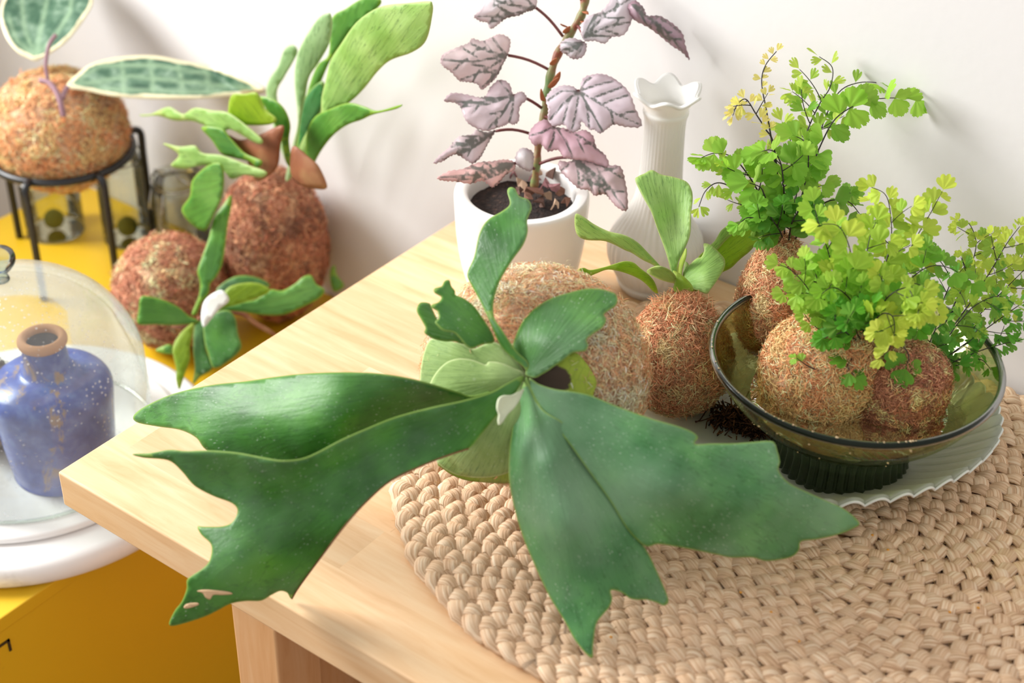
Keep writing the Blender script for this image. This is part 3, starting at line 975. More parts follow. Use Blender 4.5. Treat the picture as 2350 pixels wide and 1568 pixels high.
leaf('young_frond', [(1203, 892), (1190, 900), (1178, 907), (1157, 909), (1146, 917), (1143, 937), (1147, 951), (1145, 972), (1150, 973), (1164, 951), (1180, 935), (1194, 915)],
     [(1203, 892, HD - 0.004), (1146, 915, HD - 0.022), (1147, 970, HD - 0.025), (1180, 930, HD - 0.018)], m_cream, st, base=(1203, 892), cup=0.003, res=7, thick=0.0015, label='small cream felted young frond')
# long dark fronds
dz = lambda x, y, z: pz(x, y, z)
F1o = [(1200, 875), (1092, 909), (1048, 900), (967, 876), (886, 860), (805, 854), (704, 857), (631, 865), (563, 875), (482, 884), (401, 903), (340, 929),
       (308, 952), (313, 969), (360, 979), (413, 987), (450, 1005), (472, 1032), (520, 1052), (600, 1066), (680, 1066), (760, 1045), (860, 995), (960, 960), (1080, 935), (1170, 900)]
leaf('frond', F1o, [(H[0], H[1], HD + 0.018), dz(1092, 915, 0.142), dz(1080, 935, 0.128), dz(967, 880, 0.155), dz(960, 955, 0.118), dz(805, 856, 0.155), dz(790, 950, 0.135), dz(860, 995, 0.105), dz(780, 1030, 0.108), dz(630, 868, 0.130), dz(600, 960, 0.115),
                    dz(600, 1055, 0.085), dz(400, 905, 0.085), dz(450, 1000, 0.08), dz(310, 955, 0.05)], m_stag, st, base=H, res=11, wave=0.0012, wavelen=70)
F2o = [(1203, 864), (1169, 878), (1129, 900), (1068, 919), (987, 937), (906, 959), (846, 983), (785, 1010), (728, 1040), (692, 1054), (648, 1058), (607, 1052), (542, 1040),
       (474, 1035), (425, 1036), (387, 1033), (345, 1040), (304, 1043), (330, 1051), (386, 1057), (417, 1082), (446, 1115), (490, 1139), (532, 1155), (545, 1173), (533, 1198), (510, 1208), (470, 1209), (453, 1209),
       (462, 1228), (484, 1250), (483, 1280), (470, 1301), (441, 1321), (429, 1332), (428, 1353), (417, 1381), (401, 1402), (388, 1430), (397, 1437), (433, 1428), (474, 1414), (502, 1400), (530, 1386),
       (563, 1380), (599, 1379), (623, 1366), (643, 1357), (659, 1361), (670, 1375), (688, 1345), (745, 1268), (797, 1200), (846, 1147), (898, 1103), (967, 1070), (1028, 1046), (1076, 1030), (1104, 998), (1141, 953), (1181, 905)]
F2c = [(*H, HD - 0.002), dz(1120, 905, 0.160), dz(1100, 990, 0.135), dz(980, 940, 0.150), dz(960, 1000, 0.128), dz(960, 1065, 0.118), dz(790, 1010, 0.135), dz(800, 1090, 0.103), dz(800, 1190, 0.088),
                    dz(650, 1060, 0.125), dz(620, 1150, 0.085), dz(700, 1250, 0.058), dz(560, 1290, 0.055), dz(480, 1040, 0.115), dz(500, 1120, 0.085), dz(305, 1044, 0.095), dz(455, 1210, 0.062), dz(672, 1372, 0.004),
                    dz(520, 1370, 0.025), dz(392, 1434, -0.015), dz(430, 1335, 0.03)]
f2 = leaf('frond', F2o, F2c, m_stag, st, base=H, res=11, wave=0.0, wavelen=80)
m_dry = simple('dry_brown_edge', '#7a4a30', 0.8); m_scar = simple('pale_dry_scar', '#d8b48c', 0.8)
def along(ctrl, pts, r_, par, off=0.0):
    fn = tps(ctrl); pp = catmull([np.array(p, float) for p in pts], 4)
    v, f = tube_vf([PD(p[0], p[1], float(fn(np.array([p[0]]), np.array([p[1]]))[0]) + off) for p in pp], r_, 6)
    link('dry_edge', mesh('dry_edge', v, f), m_dry, par)


along(F2c, [(670, 1375), (688, 1345), (745, 1268), (797, 1200), (846, 1147), (898, 1103), (967, 1070), (1028, 1046), (1076, 1030)], 0.00055, f2)
fn2 = tps(F2c)
for ol, mm in (([(452, 1357), (470, 1354), (500, 1356), (525, 1359), (533, 1364), (510, 1366), (490, 1366), (482, 1376), (472, 1372), (465, 1362)], m_scar), ([(422, 1392), (430, 1386), (452, 1384), (455, 1389), (435, 1396), (424, 1397)], m_scar)):
    leaf('scar', ol, lambda x, y: fn2(x, y) - 0.0009, mm, f2, base=ol[0], res=5, thick=0.0002)
F4o = [(1214, 868), (1238, 882), (1273, 893), (1317, 899), (1357, 908), (1405, 928), (1458, 948), (1502, 963), (1555, 978), (1588, 991), (1602, 1004), (1595, 1019), (1634, 1018), (1678, 1018), (1722, 1015), (1760, 1012), (1777, 1016),
       (1784, 1034), (1790, 1060), (1787, 1080), (1810, 1108), (1854, 1130), (1898, 1150), (1937, 1168), (1972, 1199), (1959, 1213), (1924, 1227), (1876, 1238), (1839, 1243), (1834, 1262), (1818, 1278), (1788, 1285), (1757, 1288),
       (1726, 1280), (1678, 1280), (1643, 1273), (1590, 1262), (1546, 1254), (1510, 1249), (1480, 1253), (1440, 1215), (1400, 1150), (1350, 1080), (1300, 1010), (1250, 950), (1220, 900)]
leaf('frond', F4o, [(*H, HD - 0.002), dz(1250, 940, 0.15), dz(1357, 910, 0.158), dz(1340, 1000, 0.14), dz(1440, 1040, 0.135), dz(1500, 965, 0.15), dz(1420, 1160, 0.105), dz(1600, 1000, 0.14), dz(1560, 1120, 0.125), dz(1500, 1245, 0.08),
                    dz(1650, 1100, 0.122), dz(1775, 1016, 0.13), dz(1760, 1130, 0.11), dz(1640, 1270, 0.062), dz(1700, 1200, 0.09), dz(1820, 1270, 0.06), dz(1970, 1200, 0.075)], m_stag2, st, base=H, res=11, wave=0.002, wavelen=60)
F3o = [(1206, 868), (1187, 928), (1172, 1007), (1167, 1082), (1176, 1148), (1198, 1227), (1229, 1302), (1260, 1368), (1295, 1425), (1322, 1473), (1357, 1511), (1361, 1482), (1368, 1434), (1384, 1411), (1397, 1396), (1405, 1376), (1402, 1356),
       (1418, 1357), (1432, 1364), (1446, 1374), (1462, 1377), (1484, 1377), (1506, 1383), (1525, 1390), (1534, 1377), (1519, 1337), (1493, 1280), (1475, 1249), (1454, 1214), (1432, 1179), (1414, 1148), (1388, 1113), (1370, 1086), (1359, 1064),
       (1352, 1038), (1326, 1007), (1295, 972), (1251, 945), (1229, 919), (1212, 878)]
F3c = [(*H, HD - 0.004), dz(1190, 950, 0.135), dz(1235, 950, 0.147), dz(1170, 1080, 0.105), dz(1250, 1060, 0.13), dz(1340, 1030, 0.128), dz(1200, 1230, 0.07), dz(1300, 1200, 0.098), dz(1420, 1160, 0.10), dz(1270, 1380, 0.036),
                    dz(1370, 1330, 0.06), dz(1475, 1250, 0.075), dz(1355, 1508, 0.018), dz(1530, 1385, 0.035)]
f3 = leaf('frond', F3o, F3c, m_stag2, st, base=H, res=11, wave=0.0, wavelen=70)
along(F3c, [(1353, 1040), (1359, 1064), (1370, 1086), (1388, 1113), (1414, 1148), (1432, 1179), (1454, 1214), (1475, 1249)], 0.0007, f3)
leaf('frond', [(1213, 858), (1200, 842), (1178, 824), (1150, 796), (1133, 761), (1121, 733), (1101, 690), (1082, 655), (1072, 628), (1088, 589), (1100, 536), (1120, 504), (1152, 485), (1170, 468), (1164, 440), (1170, 430), (1182, 433), (1192, 450), (1212, 458), (1220, 476), (1210, 504),
               (1211, 531), (1200, 562), (1174, 598), (1147, 643), (1135, 678), (1131, 704), (1134, 730), (1150, 754), (1168, 782), (1186, 807), (1212, 832)],
     [(1210, 850, HD), (1150, 770, HD + 0.005), (1125, 700, HD + 0.02), (1080, 640, HD + 0.035), (1150, 640, HD + 0.02), (1110, 530, HD + 0.04), (1205, 540, HD + 0.03), (1170, 440, HD + 0.07)], m_stag, st, base=H, res=10, wave=0.001)
leaf('frond', [(1206, 860), (1205, 842), (1186, 818), (1177, 796), (1182, 775), (1192, 751), (1207, 726), (1235, 702), (1266, 684), (1301, 673), (1343, 663), (1375, 663), (1396, 668), (1413, 675), (1417, 691), (1410, 703), (1393, 714), (1386, 722), (1391, 735), (1382, 751), (1361, 765),
               (1346, 779), (1350, 793), (1343, 805), (1329, 807), (1312, 811), (1291, 828), (1270, 842), (1256, 852), (1242, 860), (1228, 867), (1214, 865)],
     [(1208, 856, HD), (1185, 795, HD + 0.012), (1240, 780, HD - 0.004), (1266, 684, HD + 0.03), (1300, 750, HD - 0.003), (1410, 690, HD + 0.025), (1345, 800, HD - 0.012), (1270, 842, HD - 0.008)], m_stag, st, base=H, res=10, wave=0.0008)
leaf('frond', [(1133, 786), (1108, 790), (1084, 799), (1070, 793), (1056, 776), (1042, 763), (1018, 758), (1006, 748), (999, 738), (1007, 730), (1004, 714), (992, 706), (991, 699), (1006, 693), (1013, 681), (998, 671), (997, 662), (1013, 657), (1020, 645), (1031, 643), (1036, 657), (1044, 667), (1046, 677),
               (1063, 684), (1087, 702), (1105, 726), (1119, 747), (1132, 770)],
     [(1130, 785, HD + 0.01), (1060, 740, HD + 0.0), (1000, 730, HD - 0.005), (1020, 650, HD + 0.02), (1090, 705, HD + 0.018)], m_stag, st, base=(1150, 800), res=8, label='short dark notched frond')
leaf('frond', [(1084, 806), (1050, 784), (1024, 783), (996, 777), (975, 763), (977, 751), (966, 730), (957, 712), (964, 695), (985, 696), (992, 709), (1010, 740), (1050, 760), (1090, 790)],
     [(1080, 800, HD + 0.03), (1000, 770, HD + 0.02), (960, 705, HD + 0.03)], m_stag, st, base=(1150, 800), res=8)

# ================================================================== YOUNG STAGHORN ON A ROUND BALL
C2 = Vector(P(1556, 812, ZR + 0.053)); R2 = 0.0415
ys = thing('young_staghorn_kokedama', 'round moss ball with a pale young staghorn fern just left of the bowl', 'plant', (C2.x, C2.y, T + ZR))
mossball(C2, (R2, R2, R2 * 1.16), axes_from((0.03, 0.0, 1)), 12000, TAN, ys, 2, (0.005, 0.011), 0.00062, egg=0.16, top=(1, 2600))
D2 = dep_of(C2)
B2 = (1558, 655)
def L2(outl, ctrl, m, nm='frond', **k):
    return leaf(nm, outl, [(x, y, D2 + d) for x, y, d in ctrl], m, ys, base=B2, res=9, **k)


L2([(1657, 626), (1640, 642), (1600, 668), (1580, 662), (1585, 625), (1603, 590), (1624, 570), (1641, 553), (1657, 528), (1682, 512), (1707, 507), (1728, 512), (1742, 530), (1740, 549), (1724, 574), (1699, 595), (1678, 615)],
   [(1590, 660, 0.0), (1660, 560, 0.02), (1735, 530, 0.035), (1690, 600, 0.02)], m_yel)
L2([(1641, 553), (1657, 528), (1682, 512), (1707, 507), (1722, 509), (1700, 525), (1670, 548), (1645, 575), (1625, 585), (1618, 575)], [(1641, 560, 0.012), (1700, 515, 0.025), (1640, 575, 0.012)], m_young)
L2([(1546, 650), (1540, 625), (1529, 582), (1512, 532), (1496, 487), (1475, 450), (1458, 414), (1464, 405), (1479, 398), (1496, 390), (1516, 400), (1545, 406), (1574, 416), (1586, 433), (1589, 455), (1585, 491), (1583, 537), (1570, 574), (1556, 605), (1552, 650)],
   [(1548, 645, 0), (1500, 500, 0.005), (1545, 500, 0.02), (1585, 500, 0.004), (1460, 412, 0.02), (1585, 430, 0.015)], m_young)
L2([(1552, 650), (1554, 620), (1560, 598), (1568, 580), (1574, 570), (1573, 590), (1565, 615), (1560, 648)], [(1555, 645, 0), (1572, 575, -0.005), (1560, 610, 0)], m_yel)
L2([(1319, 495), (1325, 492), (1340, 500), (1363, 516), (1396, 532), (1433, 541), (1462, 557), (1487, 582), (1516, 613), (1540, 640), (1528, 640), (1504, 612), (1475, 597), (1450, 581), (1433, 574), (1408, 561), (1384, 553), (1346, 551), (1326, 541), (1319, 520)],
   [(1530, 640, 0), (1462, 570, -0.012), (1400, 545, -0.01), (1325, 515, 0.0)], m_young)
L2([(1321, 632), (1327, 620), (1340, 616), (1355, 621), (1384, 615), (1408, 608), (1433, 601), (1454, 604), (1471, 618), (1491, 634), (1503, 650), (1510, 672), (1500, 670), (1480, 650), (1460, 637), (1429, 625), (1396, 619), (1371, 627), (1356, 634), (1343, 644), (1328, 643)],
   [(1505, 665, -0.01), (1440, 612, -0.03), (1370, 620, -0.03), (1325, 632, -0.028)], m_yel)
L2([(1484, 623), (1508, 612), (1533, 619), (1550, 635), (1549, 650), (1520, 644), (1498, 634)], [(1545, 645, -0.01), (1490, 624, -0.022), (1515, 628, -0.026)], m_young)
L2([(1575, 655), (1570, 624), (1587, 603), (1600, 592), (1609, 590), (1616, 575), (1615, 559), (1632, 563), (1653, 582), (1664, 598), (1661, 619), (1645, 645), (1630, 665), (1621, 674), (1603, 668), (1588, 662)],
   [(1580, 655, -0.01), (1600, 600, 0.0), (1617, 562, 0.004), (1620, 630, -0.02), (1662, 600, 0.0), (1625, 670, -0.022)], m_young, label='rolled cup-shaped pale frond')
L2([(1545, 621), (1566, 632), (1587, 653), (1590, 668), (1570, 664), (1555, 672), (1545, 662), (1550, 642)], [(1548, 625, -0.02), (1588, 660, -0.025), (1553, 668, -0.026)], m_yel)
L2([(1567, 632), (1570, 610), (1572, 600), (1580, 606), (1582, 620), (1574, 640)], [(1570, 605, 0.006), (1574, 638, 0), (1580, 615, 0.003)], m_young)

# ================================================================== BEGONIA IN ITS WHITE POT
PX_, PY_ = 0.136, 0.430
DPx = dep_of(W(PX_, PY_, 0.11))
bg = thing('potted_begonia', 'silver and wine coloured begonia in a round white ceramic pot against the wall', 'plant', (PX_, PY_, T))
m_cer = Mat('white_glazed_ceramic').set(Base_Color=c('#f3f0ec'), Roughness=0.28).m
pp = [(0.0, 0.0), (0.036, 0.0), (0.040, 0.002), (0.048, 0.018), (0.0545, 0.042), (0.0585, 0.070), (0.0600, 0.095), (0.0605, 0.108), (0.0595, 0.1125), (0.0570, 0.1135), (0.0500, 0.1125), (0.0475, 0.108), (0.0470, 0.095), (0.046, 0.06), (0.0, 0.055)]
v, f = lathe([tuple(p) for p in catmull(pp, 4)], 96)
link('pot', mesh('pot', [(max(-1, x) + PX_, y + PY_, z + T) for x, y, z in v], f), m_cer, bg)
M_ = Mat('potting_soil'); co = M_.coord('Object')
M_.set(Base_Color=M_.ramp(M_.noise(co, 220, 4, 0.7), [(0.4, c('#241c1a')), (0.6, c('#3c2c26')), (0.75, c('#6b5040'))]), Roughness=0.95); M_.bump(M_.noise(co, 300, 3, .7), 1.0, 0.003)
v, f = lathe([(0.0005, 0.101), (0.02, 0.1), (0.035, 0.098), (0.0468, 0.097)], 48)
link('soil', mesh('soil', [(x + PX_, y + PY_, z + T + 0.002 * noise.noise(Vector((x, y, 0)) * 90)) for x, y, z in v], f), M_.m, bg)
# dry bark and leaf scraps on the soil
mch = [simple('dry_scrap_' + k, h, 0.8) for k, h in (('tan', '#b99a80'), ('brown', '#8b6250'), ('rose', '#a07074'), ('dark', '#5d4034'))]
for i, (px, py, s_) in enumerate([(1195, 420, 30), (1225, 440, 36), (1250, 425, 26), (1240, 465, 30), (1275, 470, 22), (1210, 455, 22), (1180, 400, 20), (1265, 400, 24), (1235, 395, 22), (1300, 462, 14), (1225, 405, 26), (1190, 440, 18), (1255, 448, 20), (1285, 440, 20), (1270, 430, 22)]):
    q = Vector(P(px, py, 0.104 + 0.006 * (i % 3)))
    s_ = s_ * DPx / FPX
    bm = bmesh.new()
    n_ = 7
    vs = []
    for k in range(n_):
        a = 2 * math.pi * k / n_; rr = s_ * R.uniform(0.55, 1.0) * (1 if k % 2 else 0.75)
        vs.append(bm.verts.new((rr * math.cos(a), rr * 0.7 * math.sin(a), 0.004 * math.sin(a * 2))))
    ctr = bm.verts.new((0, 0, 0.004))
    for k in range(n_): bm.faces.new((vs[k], vs[(k + 1) % n_], ctr))
    me = bm_mesh('bark_scrap', bm, False)
    o = link('bark_scrap', me, mch[i % 4], bg)
    o.matrix_parent_inverse = Matrix.Translation(-Vector(bg.location))
    o.location = q; o.rotation_euler = (R.uniform(-0.5, 1.0), R.uniform(-0.6, 0.6), R.uniform(0, 6))
    so = o.modifiers.new('t', 'SOLIDIFY'); so.thickness = 0.0012
# main stem
stp = [(1226, 430, 0.01), (1231, 384, 0.0), (1236, 330, -0.002), (1247, 277, -0.003), (1254, 223, -0.004), (1262, 178, -0.005), (1280, 125, -0.006), (1307, 80, -0.008), (1334, 36, -0.01), (1343, 0, -0.012), (1352, -50, -0.014), (1365, -110, -0.016)]
sp = [PD(x, y, DPx + d) for x, y, d in stp]
sp = catmull(sp, 5)
v, f = tube_vf(sp, [0.0036 + 0.0006 * math.sin(i * 1.3) for i in range(len(sp))], 10); link('stem', mesh('stem', v, f), m_begstem, bg)
m_stip = simple('papery_stipule', '#a8623a', 0.7)
for (x, y, dx, dy) in [(1266, 148, 12, -14), (1262, 200, 20, -22), (1272, 190, 14, -25), (1246, 230, -4, -26), (1300, 62, -14, -6), (1336, 22, 14, 10), (1340, 6, -12, -14), (1296, 75, 12, -14), (1334, 45, 14, 14)]:
    leaf('stipule', [(x - 5, y), (x + dx * 0.5 - 5, y + dy * 0.6), (x + dx, y + dy), (x + dx * 0.6 + 5, y + dy * 0.4), (x + 5, y + 2)], [(x, y, DPx - 0.011), (x + dx, y + dy, DPx - 0.018), (x + 5, y, DPx - 0.011)], m_stip, bg, base=(x, y), res=5)


def begleaf(outl, base, pet, dd, colr=(1, 1, 1), ve=None, tilt=(0.0, 0.0), nm='leaf', mat=None, label=None, cup=-0.006):
    O = np.array(outl, float); cx_, cy_ = O.mean(0)
    ctrl = [(x, y, DPx + dd + (x - cx_) / 100 * tilt[0] + (y - cy_) / 100 * tilt[1]) for x, y in ((O[:, 0].min(), cy_), (O[:, 0].max(), cy_), (cx_, O[:, 1].min()), (cx_, O[:, 1].max()))]
    if ve is None:
        ve = []
        n_ = len(outl)
        st_ = max(1, n_ // 6)
        for i in range(0, n_, st_):
            p = np.array(outl[i], float); b = np.array(base, float)
            if np.hypot(*(p - b)) > 42:
                mid = b + (p - b) * 0.5 + np.array([(p - b)[1], -(p - b)[0]]) * 0.06
                ve.append([tuple(b), tuple(mid), tuple(b + (p - b) * 0.95)])
                for t, sg in (((0.45, 1), (0.6, -1)) if np.hypot(*(p - b)) > 90 else ()):
                    q = b + (p - b) * t; dv = (p - b) / np.hypot(*(p - b)); nv = np.array([-dv[1], dv[0]]) * sg
                    ve.append([tuple(q), tuple(q + (dv * 0.8 + nv * 0.6) * np.hypot(*(p - b)) * 0.26)])
    o = leaf(nm, outl, ctrl, mat or m_beg, bg, base=base, veins=ve, res=6, sub=5, jag=1.5, cup=cup, wave=0.0022, wavelen=16, thick=0.0006, label=label)
    o.color = (*colr, 1)
    if pet:
        a = np.array(base, float); b = np.array(pet, float)
        dA = float(tps(ctrl)(np.array([a[0]]), np.array([a[1]]))[0]) + 0.002
        pts = []
        for t in np.linspace(0, 1, 7):
            q = a * (1 - t) + b * t + np.array([0, -6 * math.sin(t * 3.14)])
            pts.append(PD(q[0], q[1], dA * (1 - t) + (DPx - 0.004) * t))
        v, f = tube_vf(pts, 0.0014, 8); link('petiole', mesh('petiole', v, f), m_petiole, bg)
    return o


begleaf([(1088, 38), (1102, 22), (1113, -8), (1128, -25), (1180, -40), (1227, -25), (1232, 10), (1222, 24), (1209, 27), (1191, 36), (1164, 42), (1146, 54), (1130, 66), (1122, 62), (1118, 52), (1102, 49)], (1230, 18), (1292, 84), -0.01, tilt=(0.01, 0.0))
begleaf([(1010, 138), (1021, 121), (1053, 107), (1075, 98), (1084, 88), (1106, 94), (1129, 85), (1146, 78), (1169, 87), (1171, 107), (1164, 130), (1155, 147), (1142, 174), (1129, 188), (1112, 203), (1104, 204), (1093, 192), (1070, 188), (1053, 185), (1035, 165), (1017, 152)], (1166, 127), (1263, 162), -0.015, (1.0, 0.93, 0.9), tilt=(0.015, -0.01))
begleaf([(1019, 232), (1035, 214), (1066, 216), (1097, 223), (1115, 219), (1124, 201), (1146, 183), (1169, 192), (1178, 217), (1188, 212), (1200, 211), (1209, 228), (1193, 246), (1191, 277), (1178, 286), (1168, 282), (1160, 287), (1146, 292), (1115, 301), (1084, 290), (1066, 272), (1057, 246), (1044, 236)], (1178, 219), (1243, 248), -0.025, (0.93, 0.88, 0.9), tilt=(0.01, -0.015))
begleaf([(995, 375), (1008, 357), (1030, 339), (1044, 321), (1057, 312), (1084, 308), (1093, 297), (1115, 303), (1137, 299), (1128, 317), (1115, 339), (1106, 357), (1088, 375), (1070, 368), (1048, 355), (1030, 361), (1017, 370)], (1137, 301), (1214, 306), -0.03, (0.97, 0.93, 0.93), tilt=(0.02, -0.02))
begleaf([(1003, 408), (1030, 393), (1061, 388), (1097, 373), (1129, 370), (1155, 366), (1178, 370), (1182, 388), (1160, 402), (1146, 420), (1132, 430), (1122, 424), (1106, 415), (1079, 422), (1044, 417), (1020, 415)], (1180, 375), (1226, 388), -0.04, (1.12, 0.82, 0.74), tilt=(0.02, -0.02), label='faded pink and cream leaf')
begleaf([(1184, 353), (1200, 339), (1222, 348), (1225, 370), (1219, 393), (1200, 388), (1184, 375)], (1218, 352), None, -0.02, (0.95, 1.0, 0.98))
begleaf([(1282, 370), (1307, 371), (1329, 357), (1361, 366), (1392, 379), (1423, 382), (1434, 411), (1440, 446), (1439, 483), (1419, 478), (1401, 460), (1388, 446), (1365, 449), (1352, 437), (1329, 433), (1307, 415), (1286, 393)], (1318, 362), (1238, 376), -0.035, (0.78, 0.66, 0.66), tilt=(-0.005, -0.015), label='dusky pink lower leaf hanging over the pot rim')
begleaf([(1213, 312), (1227, 286), (1253, 274), (1271, 290), (1298, 295), (1320, 303), (1340, 298), (1361, 312), (1370, 339), (1390, 357), (1396, 384), (1352, 371), (1316, 366), (1294, 361), (1280, 344), (1258, 348), (1240, 330), (1227, 335)], (1274, 288), (1248, 268), -0.03, (0.98, 0.74, 0.82), tilt=(0.005, -0.015), label='rosy leaf with deep pink sheen')
begleaf([(1253, 228), (1262, 210), (1289, 196), (1316, 199), (1329, 210), (1338, 180), (1365, 170), (1392, 172), (1419, 187), (1445, 214), (1459, 250), (1473, 288), (1441, 292), (1410, 286), (1396, 294), (1378, 306), (1364, 298), (1352, 296), (1334, 278), (1332, 296), (1311, 303), (1294, 286), (1271, 290), (1258, 272), (1258, 250)], (1329, 209), (1254, 232), -0.035,
        (0.98, 0.95, 1.0), ve=[[(1329, 209), (1380, 240), (1420, 265), (1468, 286)], [(1329, 209), (1360, 260), (1382, 300)], [(1329, 209), (1322, 255), (1312, 300)], [(1329, 209), (1295, 235), (1262, 275)], [(1329, 209), (1290, 208), (1258, 230)], [(1329, 209), (1370, 195), (1410, 186)],
                               [(1329, 209), (1340, 190), (1362, 173)], [(1380, 240), (1410, 228), (1443, 218)], [(1400, 252), (1405, 268), (1408, 285)], [(1358, 226), (1395, 212), (1428, 200)], [(1345, 234), (1350, 270), (1352, 292)], [(1310, 222), (1300, 250), (1292, 282)], [(1420, 265), (1440, 258), (1460, 255)]], tilt=(0.005, -0.02))
begleaf([(1334, 58), (1352, 36), (1378, 27), (1401, 0), (1412, -25), (1440, -30), (1458, -12), (1459, 9), (1450, 49), (1432, 80), (1405, 85), (1388, 100), (1365, 94), (1343, 94), (1334, 80)], (1340, 86), (1322, 58), -0.03, (0.95, 0.98, 1.0), tilt=(0.01, -0.01))
begleaf([(1441, 13), (1459, 2), (1477, 18), (1486, 36), (1512, 36), (1544, 54), (1566, 76), (1574, 107), (1583, 138), (1566, 121), (1544, 107), (1517, 85), (1486, 62), (1454, 45)], (1450, 10), None, -0.02, (0.55, 0.42, 0.48), tilt=(0.01, 0.0), label='narrow wine-dark leaf at the upper right', cup=-0.012)
begleaf([(1287, 98), (1307, 87), (1338, 94), (1347, 107), (1338, 130), (1316, 136), (1298, 125), (1287, 116)], (1340, 96), None, -0.03, (0.9, 0.92, 0.95))

# ================================================================== MILK GLASS VASE
VX, VY = 0.222, 0.524
va = thing('milk_glass_vase', 'tall white milk glass bud vase with a ruffled lip behind the young staghorn', 'vase', (VX, VY, T))
M_ = Mat('milk_glass'); M_.set(Base_Color=c('#fbfbf9'), Roughness=0.18)
translucent_add(M_, c('#f4f2ea'), 0.3); m_milk = M_.m
vp = [(0.0, 0.002), (0.026, 0.0), (0.0315, 0.003), (0.034, 0.008), (0.0335, 0.011), (0.037, 0.018), (0.0425, 0.030), (0.0445, 0.042), (0.0425, 0.055), (0.034, 0.070), (0.026, 0.084), (0.0215, 0.100), (0.0195, 0.120), (0.0185, 0.150), (0.0185, 0.172), (0.0205, 0.181), (0.0200, 0.185), (0.0235, 0.193), (0.0285, 0.199)]
vpo = [tuple(p) for p in catmull(vp, 4)]
def flute(r_, z_, a):
    k = 0.010 if 0.014 < z_ < 0.078 else (0.006 if 0.078 <= z_ < 0.176 else 0.0)
    rr = r_ * (1 + k * math.cos(a * 36))
    zz = z_
    if z_ > 0.186:
        t = (z_ - 0.186) / 0.013
        rr = r_ * (1 + 0.10 * t * math.cos(a * 6)); zz = z_ + 0.0035 * t * math.cos(a * 6)
    return rr, zz


v, f = lathe(vpo, 288, flute)
o = link('vase_body', mesh('vase_body', [(x + VX, y + VY, z + T) for x, y, z in v], f), m_milk, va)
so = o.modifiers.new('t', 'SOLIDIFY'); so.thickness = 0.0025; so.offset = -1
lp = []
for j in range(97):
    a = 2 * math.pi * j / 96; rr, zz = flute(0.0285, 0.199, a); lp.append((VX + rr * math.cos(a), VY + rr * math.sin(a), T + zz))
v, f = tube_vf(lp, 0.0015, 8, False); link('ruffled_lip', mesh('ruffled_lip', v, f), m_milk, va)

# ================================================================== MAIDENHAIR FERNS
M_ = Mat('maidenhair_leaflet')
oc = M_.n('ShaderNodeObjectInfo').outputs['Color']
rad_ = M_.attr('rad'); ang_ = M_.attr('ang')
v_ = M_.n('ShaderNodeCombineXYZ'); M_.l(M_.math('MULTIPLY', ang_, 16.0), v_.inputs[0])
st_ = M_.noise(v_.outputs[0], 1.5, 2, 0.5)
cl = M_.mix(M_.math('MULTIPLY', st_, 0.3), oc, (0.8, 0.9, 0.5, 1), 'OVERLAY')
M_.set(Base_Color=cl, Roughness=0.5); M_.bump(st_, 0.3, 0.0006)
M_.b.inputs['Specular IOR Level'].default_value = 0.3
translucent_add(M_, M_.mix(0.3, cl, (0.85, 1.0, 0.3, 1)), 0.45)
m_mh = M_.m


def leaflet_mesh(kind, seed):
    rr = random.Random(seed * 7 + ord(kind))
    if kind == 'A': half, na, stalk = 1.05, 34, 0.03
    elif kind == 'B': half, na, stalk = 1.15, 34, 0.12
    else: half, na, stalk = 0.75, 24, 0.10
    skew = rr.uniform(-0.25, 0.25)
    nr_ = 5
    lobes = {'A': rr.choice([5, 6, 7]), 'B': rr.choice([3, 4, 5]), 'C': rr.choice([2, 3, 4])}[kind]
    depth_ = {'A': 0.14, 'B': 0.27, 'C': 0.32}[kind]
    ph = rr.uniform(0, 1)
    V, ANG, RAD = [], [], []
    F = []
    bend = rr.uniform(-0.5, 0.15); fold = rr.uniform(-0.15, 0.25)
    for i in range(na + 1):
        u = i / na * 2 - 1
        th = u * half + skew
        lob = abs(math.sin((u * 0.5 + 0.5) * math.pi * lobes))
        rim = 1.0 - depth_ * (1 - lob ** 0.45)
        if kind == 'A': rim -= 0.045 * (i % 2)
        rim *= (1 - 0.22 * abs(u) ** 3) * {'A': 0.95, 'B': 0.9, 'C': 1.0}[kind]
        for j in range(nr_ + 1):
            t = j / nr_
            r_ = t * rim
            x = r_ * math.sin(th) * {'A': 0.85, 'B': 0.78, 'C': 0.75}[kind]; y = stalk + (1 - stalk) * r_ * math.cos(th)
            z = bend * 0.45 * y * y + fold * x * x + 0.03 * math.sin(th * 9 + ph) * t
            V.append((x, y, z)); ANG.append(th); RAD.append(t)
    m = nr_ + 1
    for i in range(na):
        for j in range(nr_):
            F.append((i * m + j, (i + 1) * m + j, (i + 1) * m + j + 1, i * m + j + 1))
    k = len(V)                                # little stalk
    V += [(-0.012, 0, 0), (0.012, 0, 0), (0.012, stalk + 0.02, 0), (-0.012, stalk + 0.02, 0)]; ANG += [0] * 4; RAD += [0] * 4
    F.append((k, k + 1, k + 2, k + 3))
    me = mesh('leaflet', V, F)
    for an, arr in (('ang', ANG), ('rad', RAD)):
        at = me.attributes.new(an, 'FLOAT', 'POINT'); at.data.foreach_set('value', np.array(arr, np.float32))
    me.materials.append(m_mh)
    return me


LM = {k: [leaflet_mesh(k, s_) for s_ in range(5)] for k in 'ABC'}
RXv, UPv, FWv = Vector(RX), Vector(UP), Vector(FW)


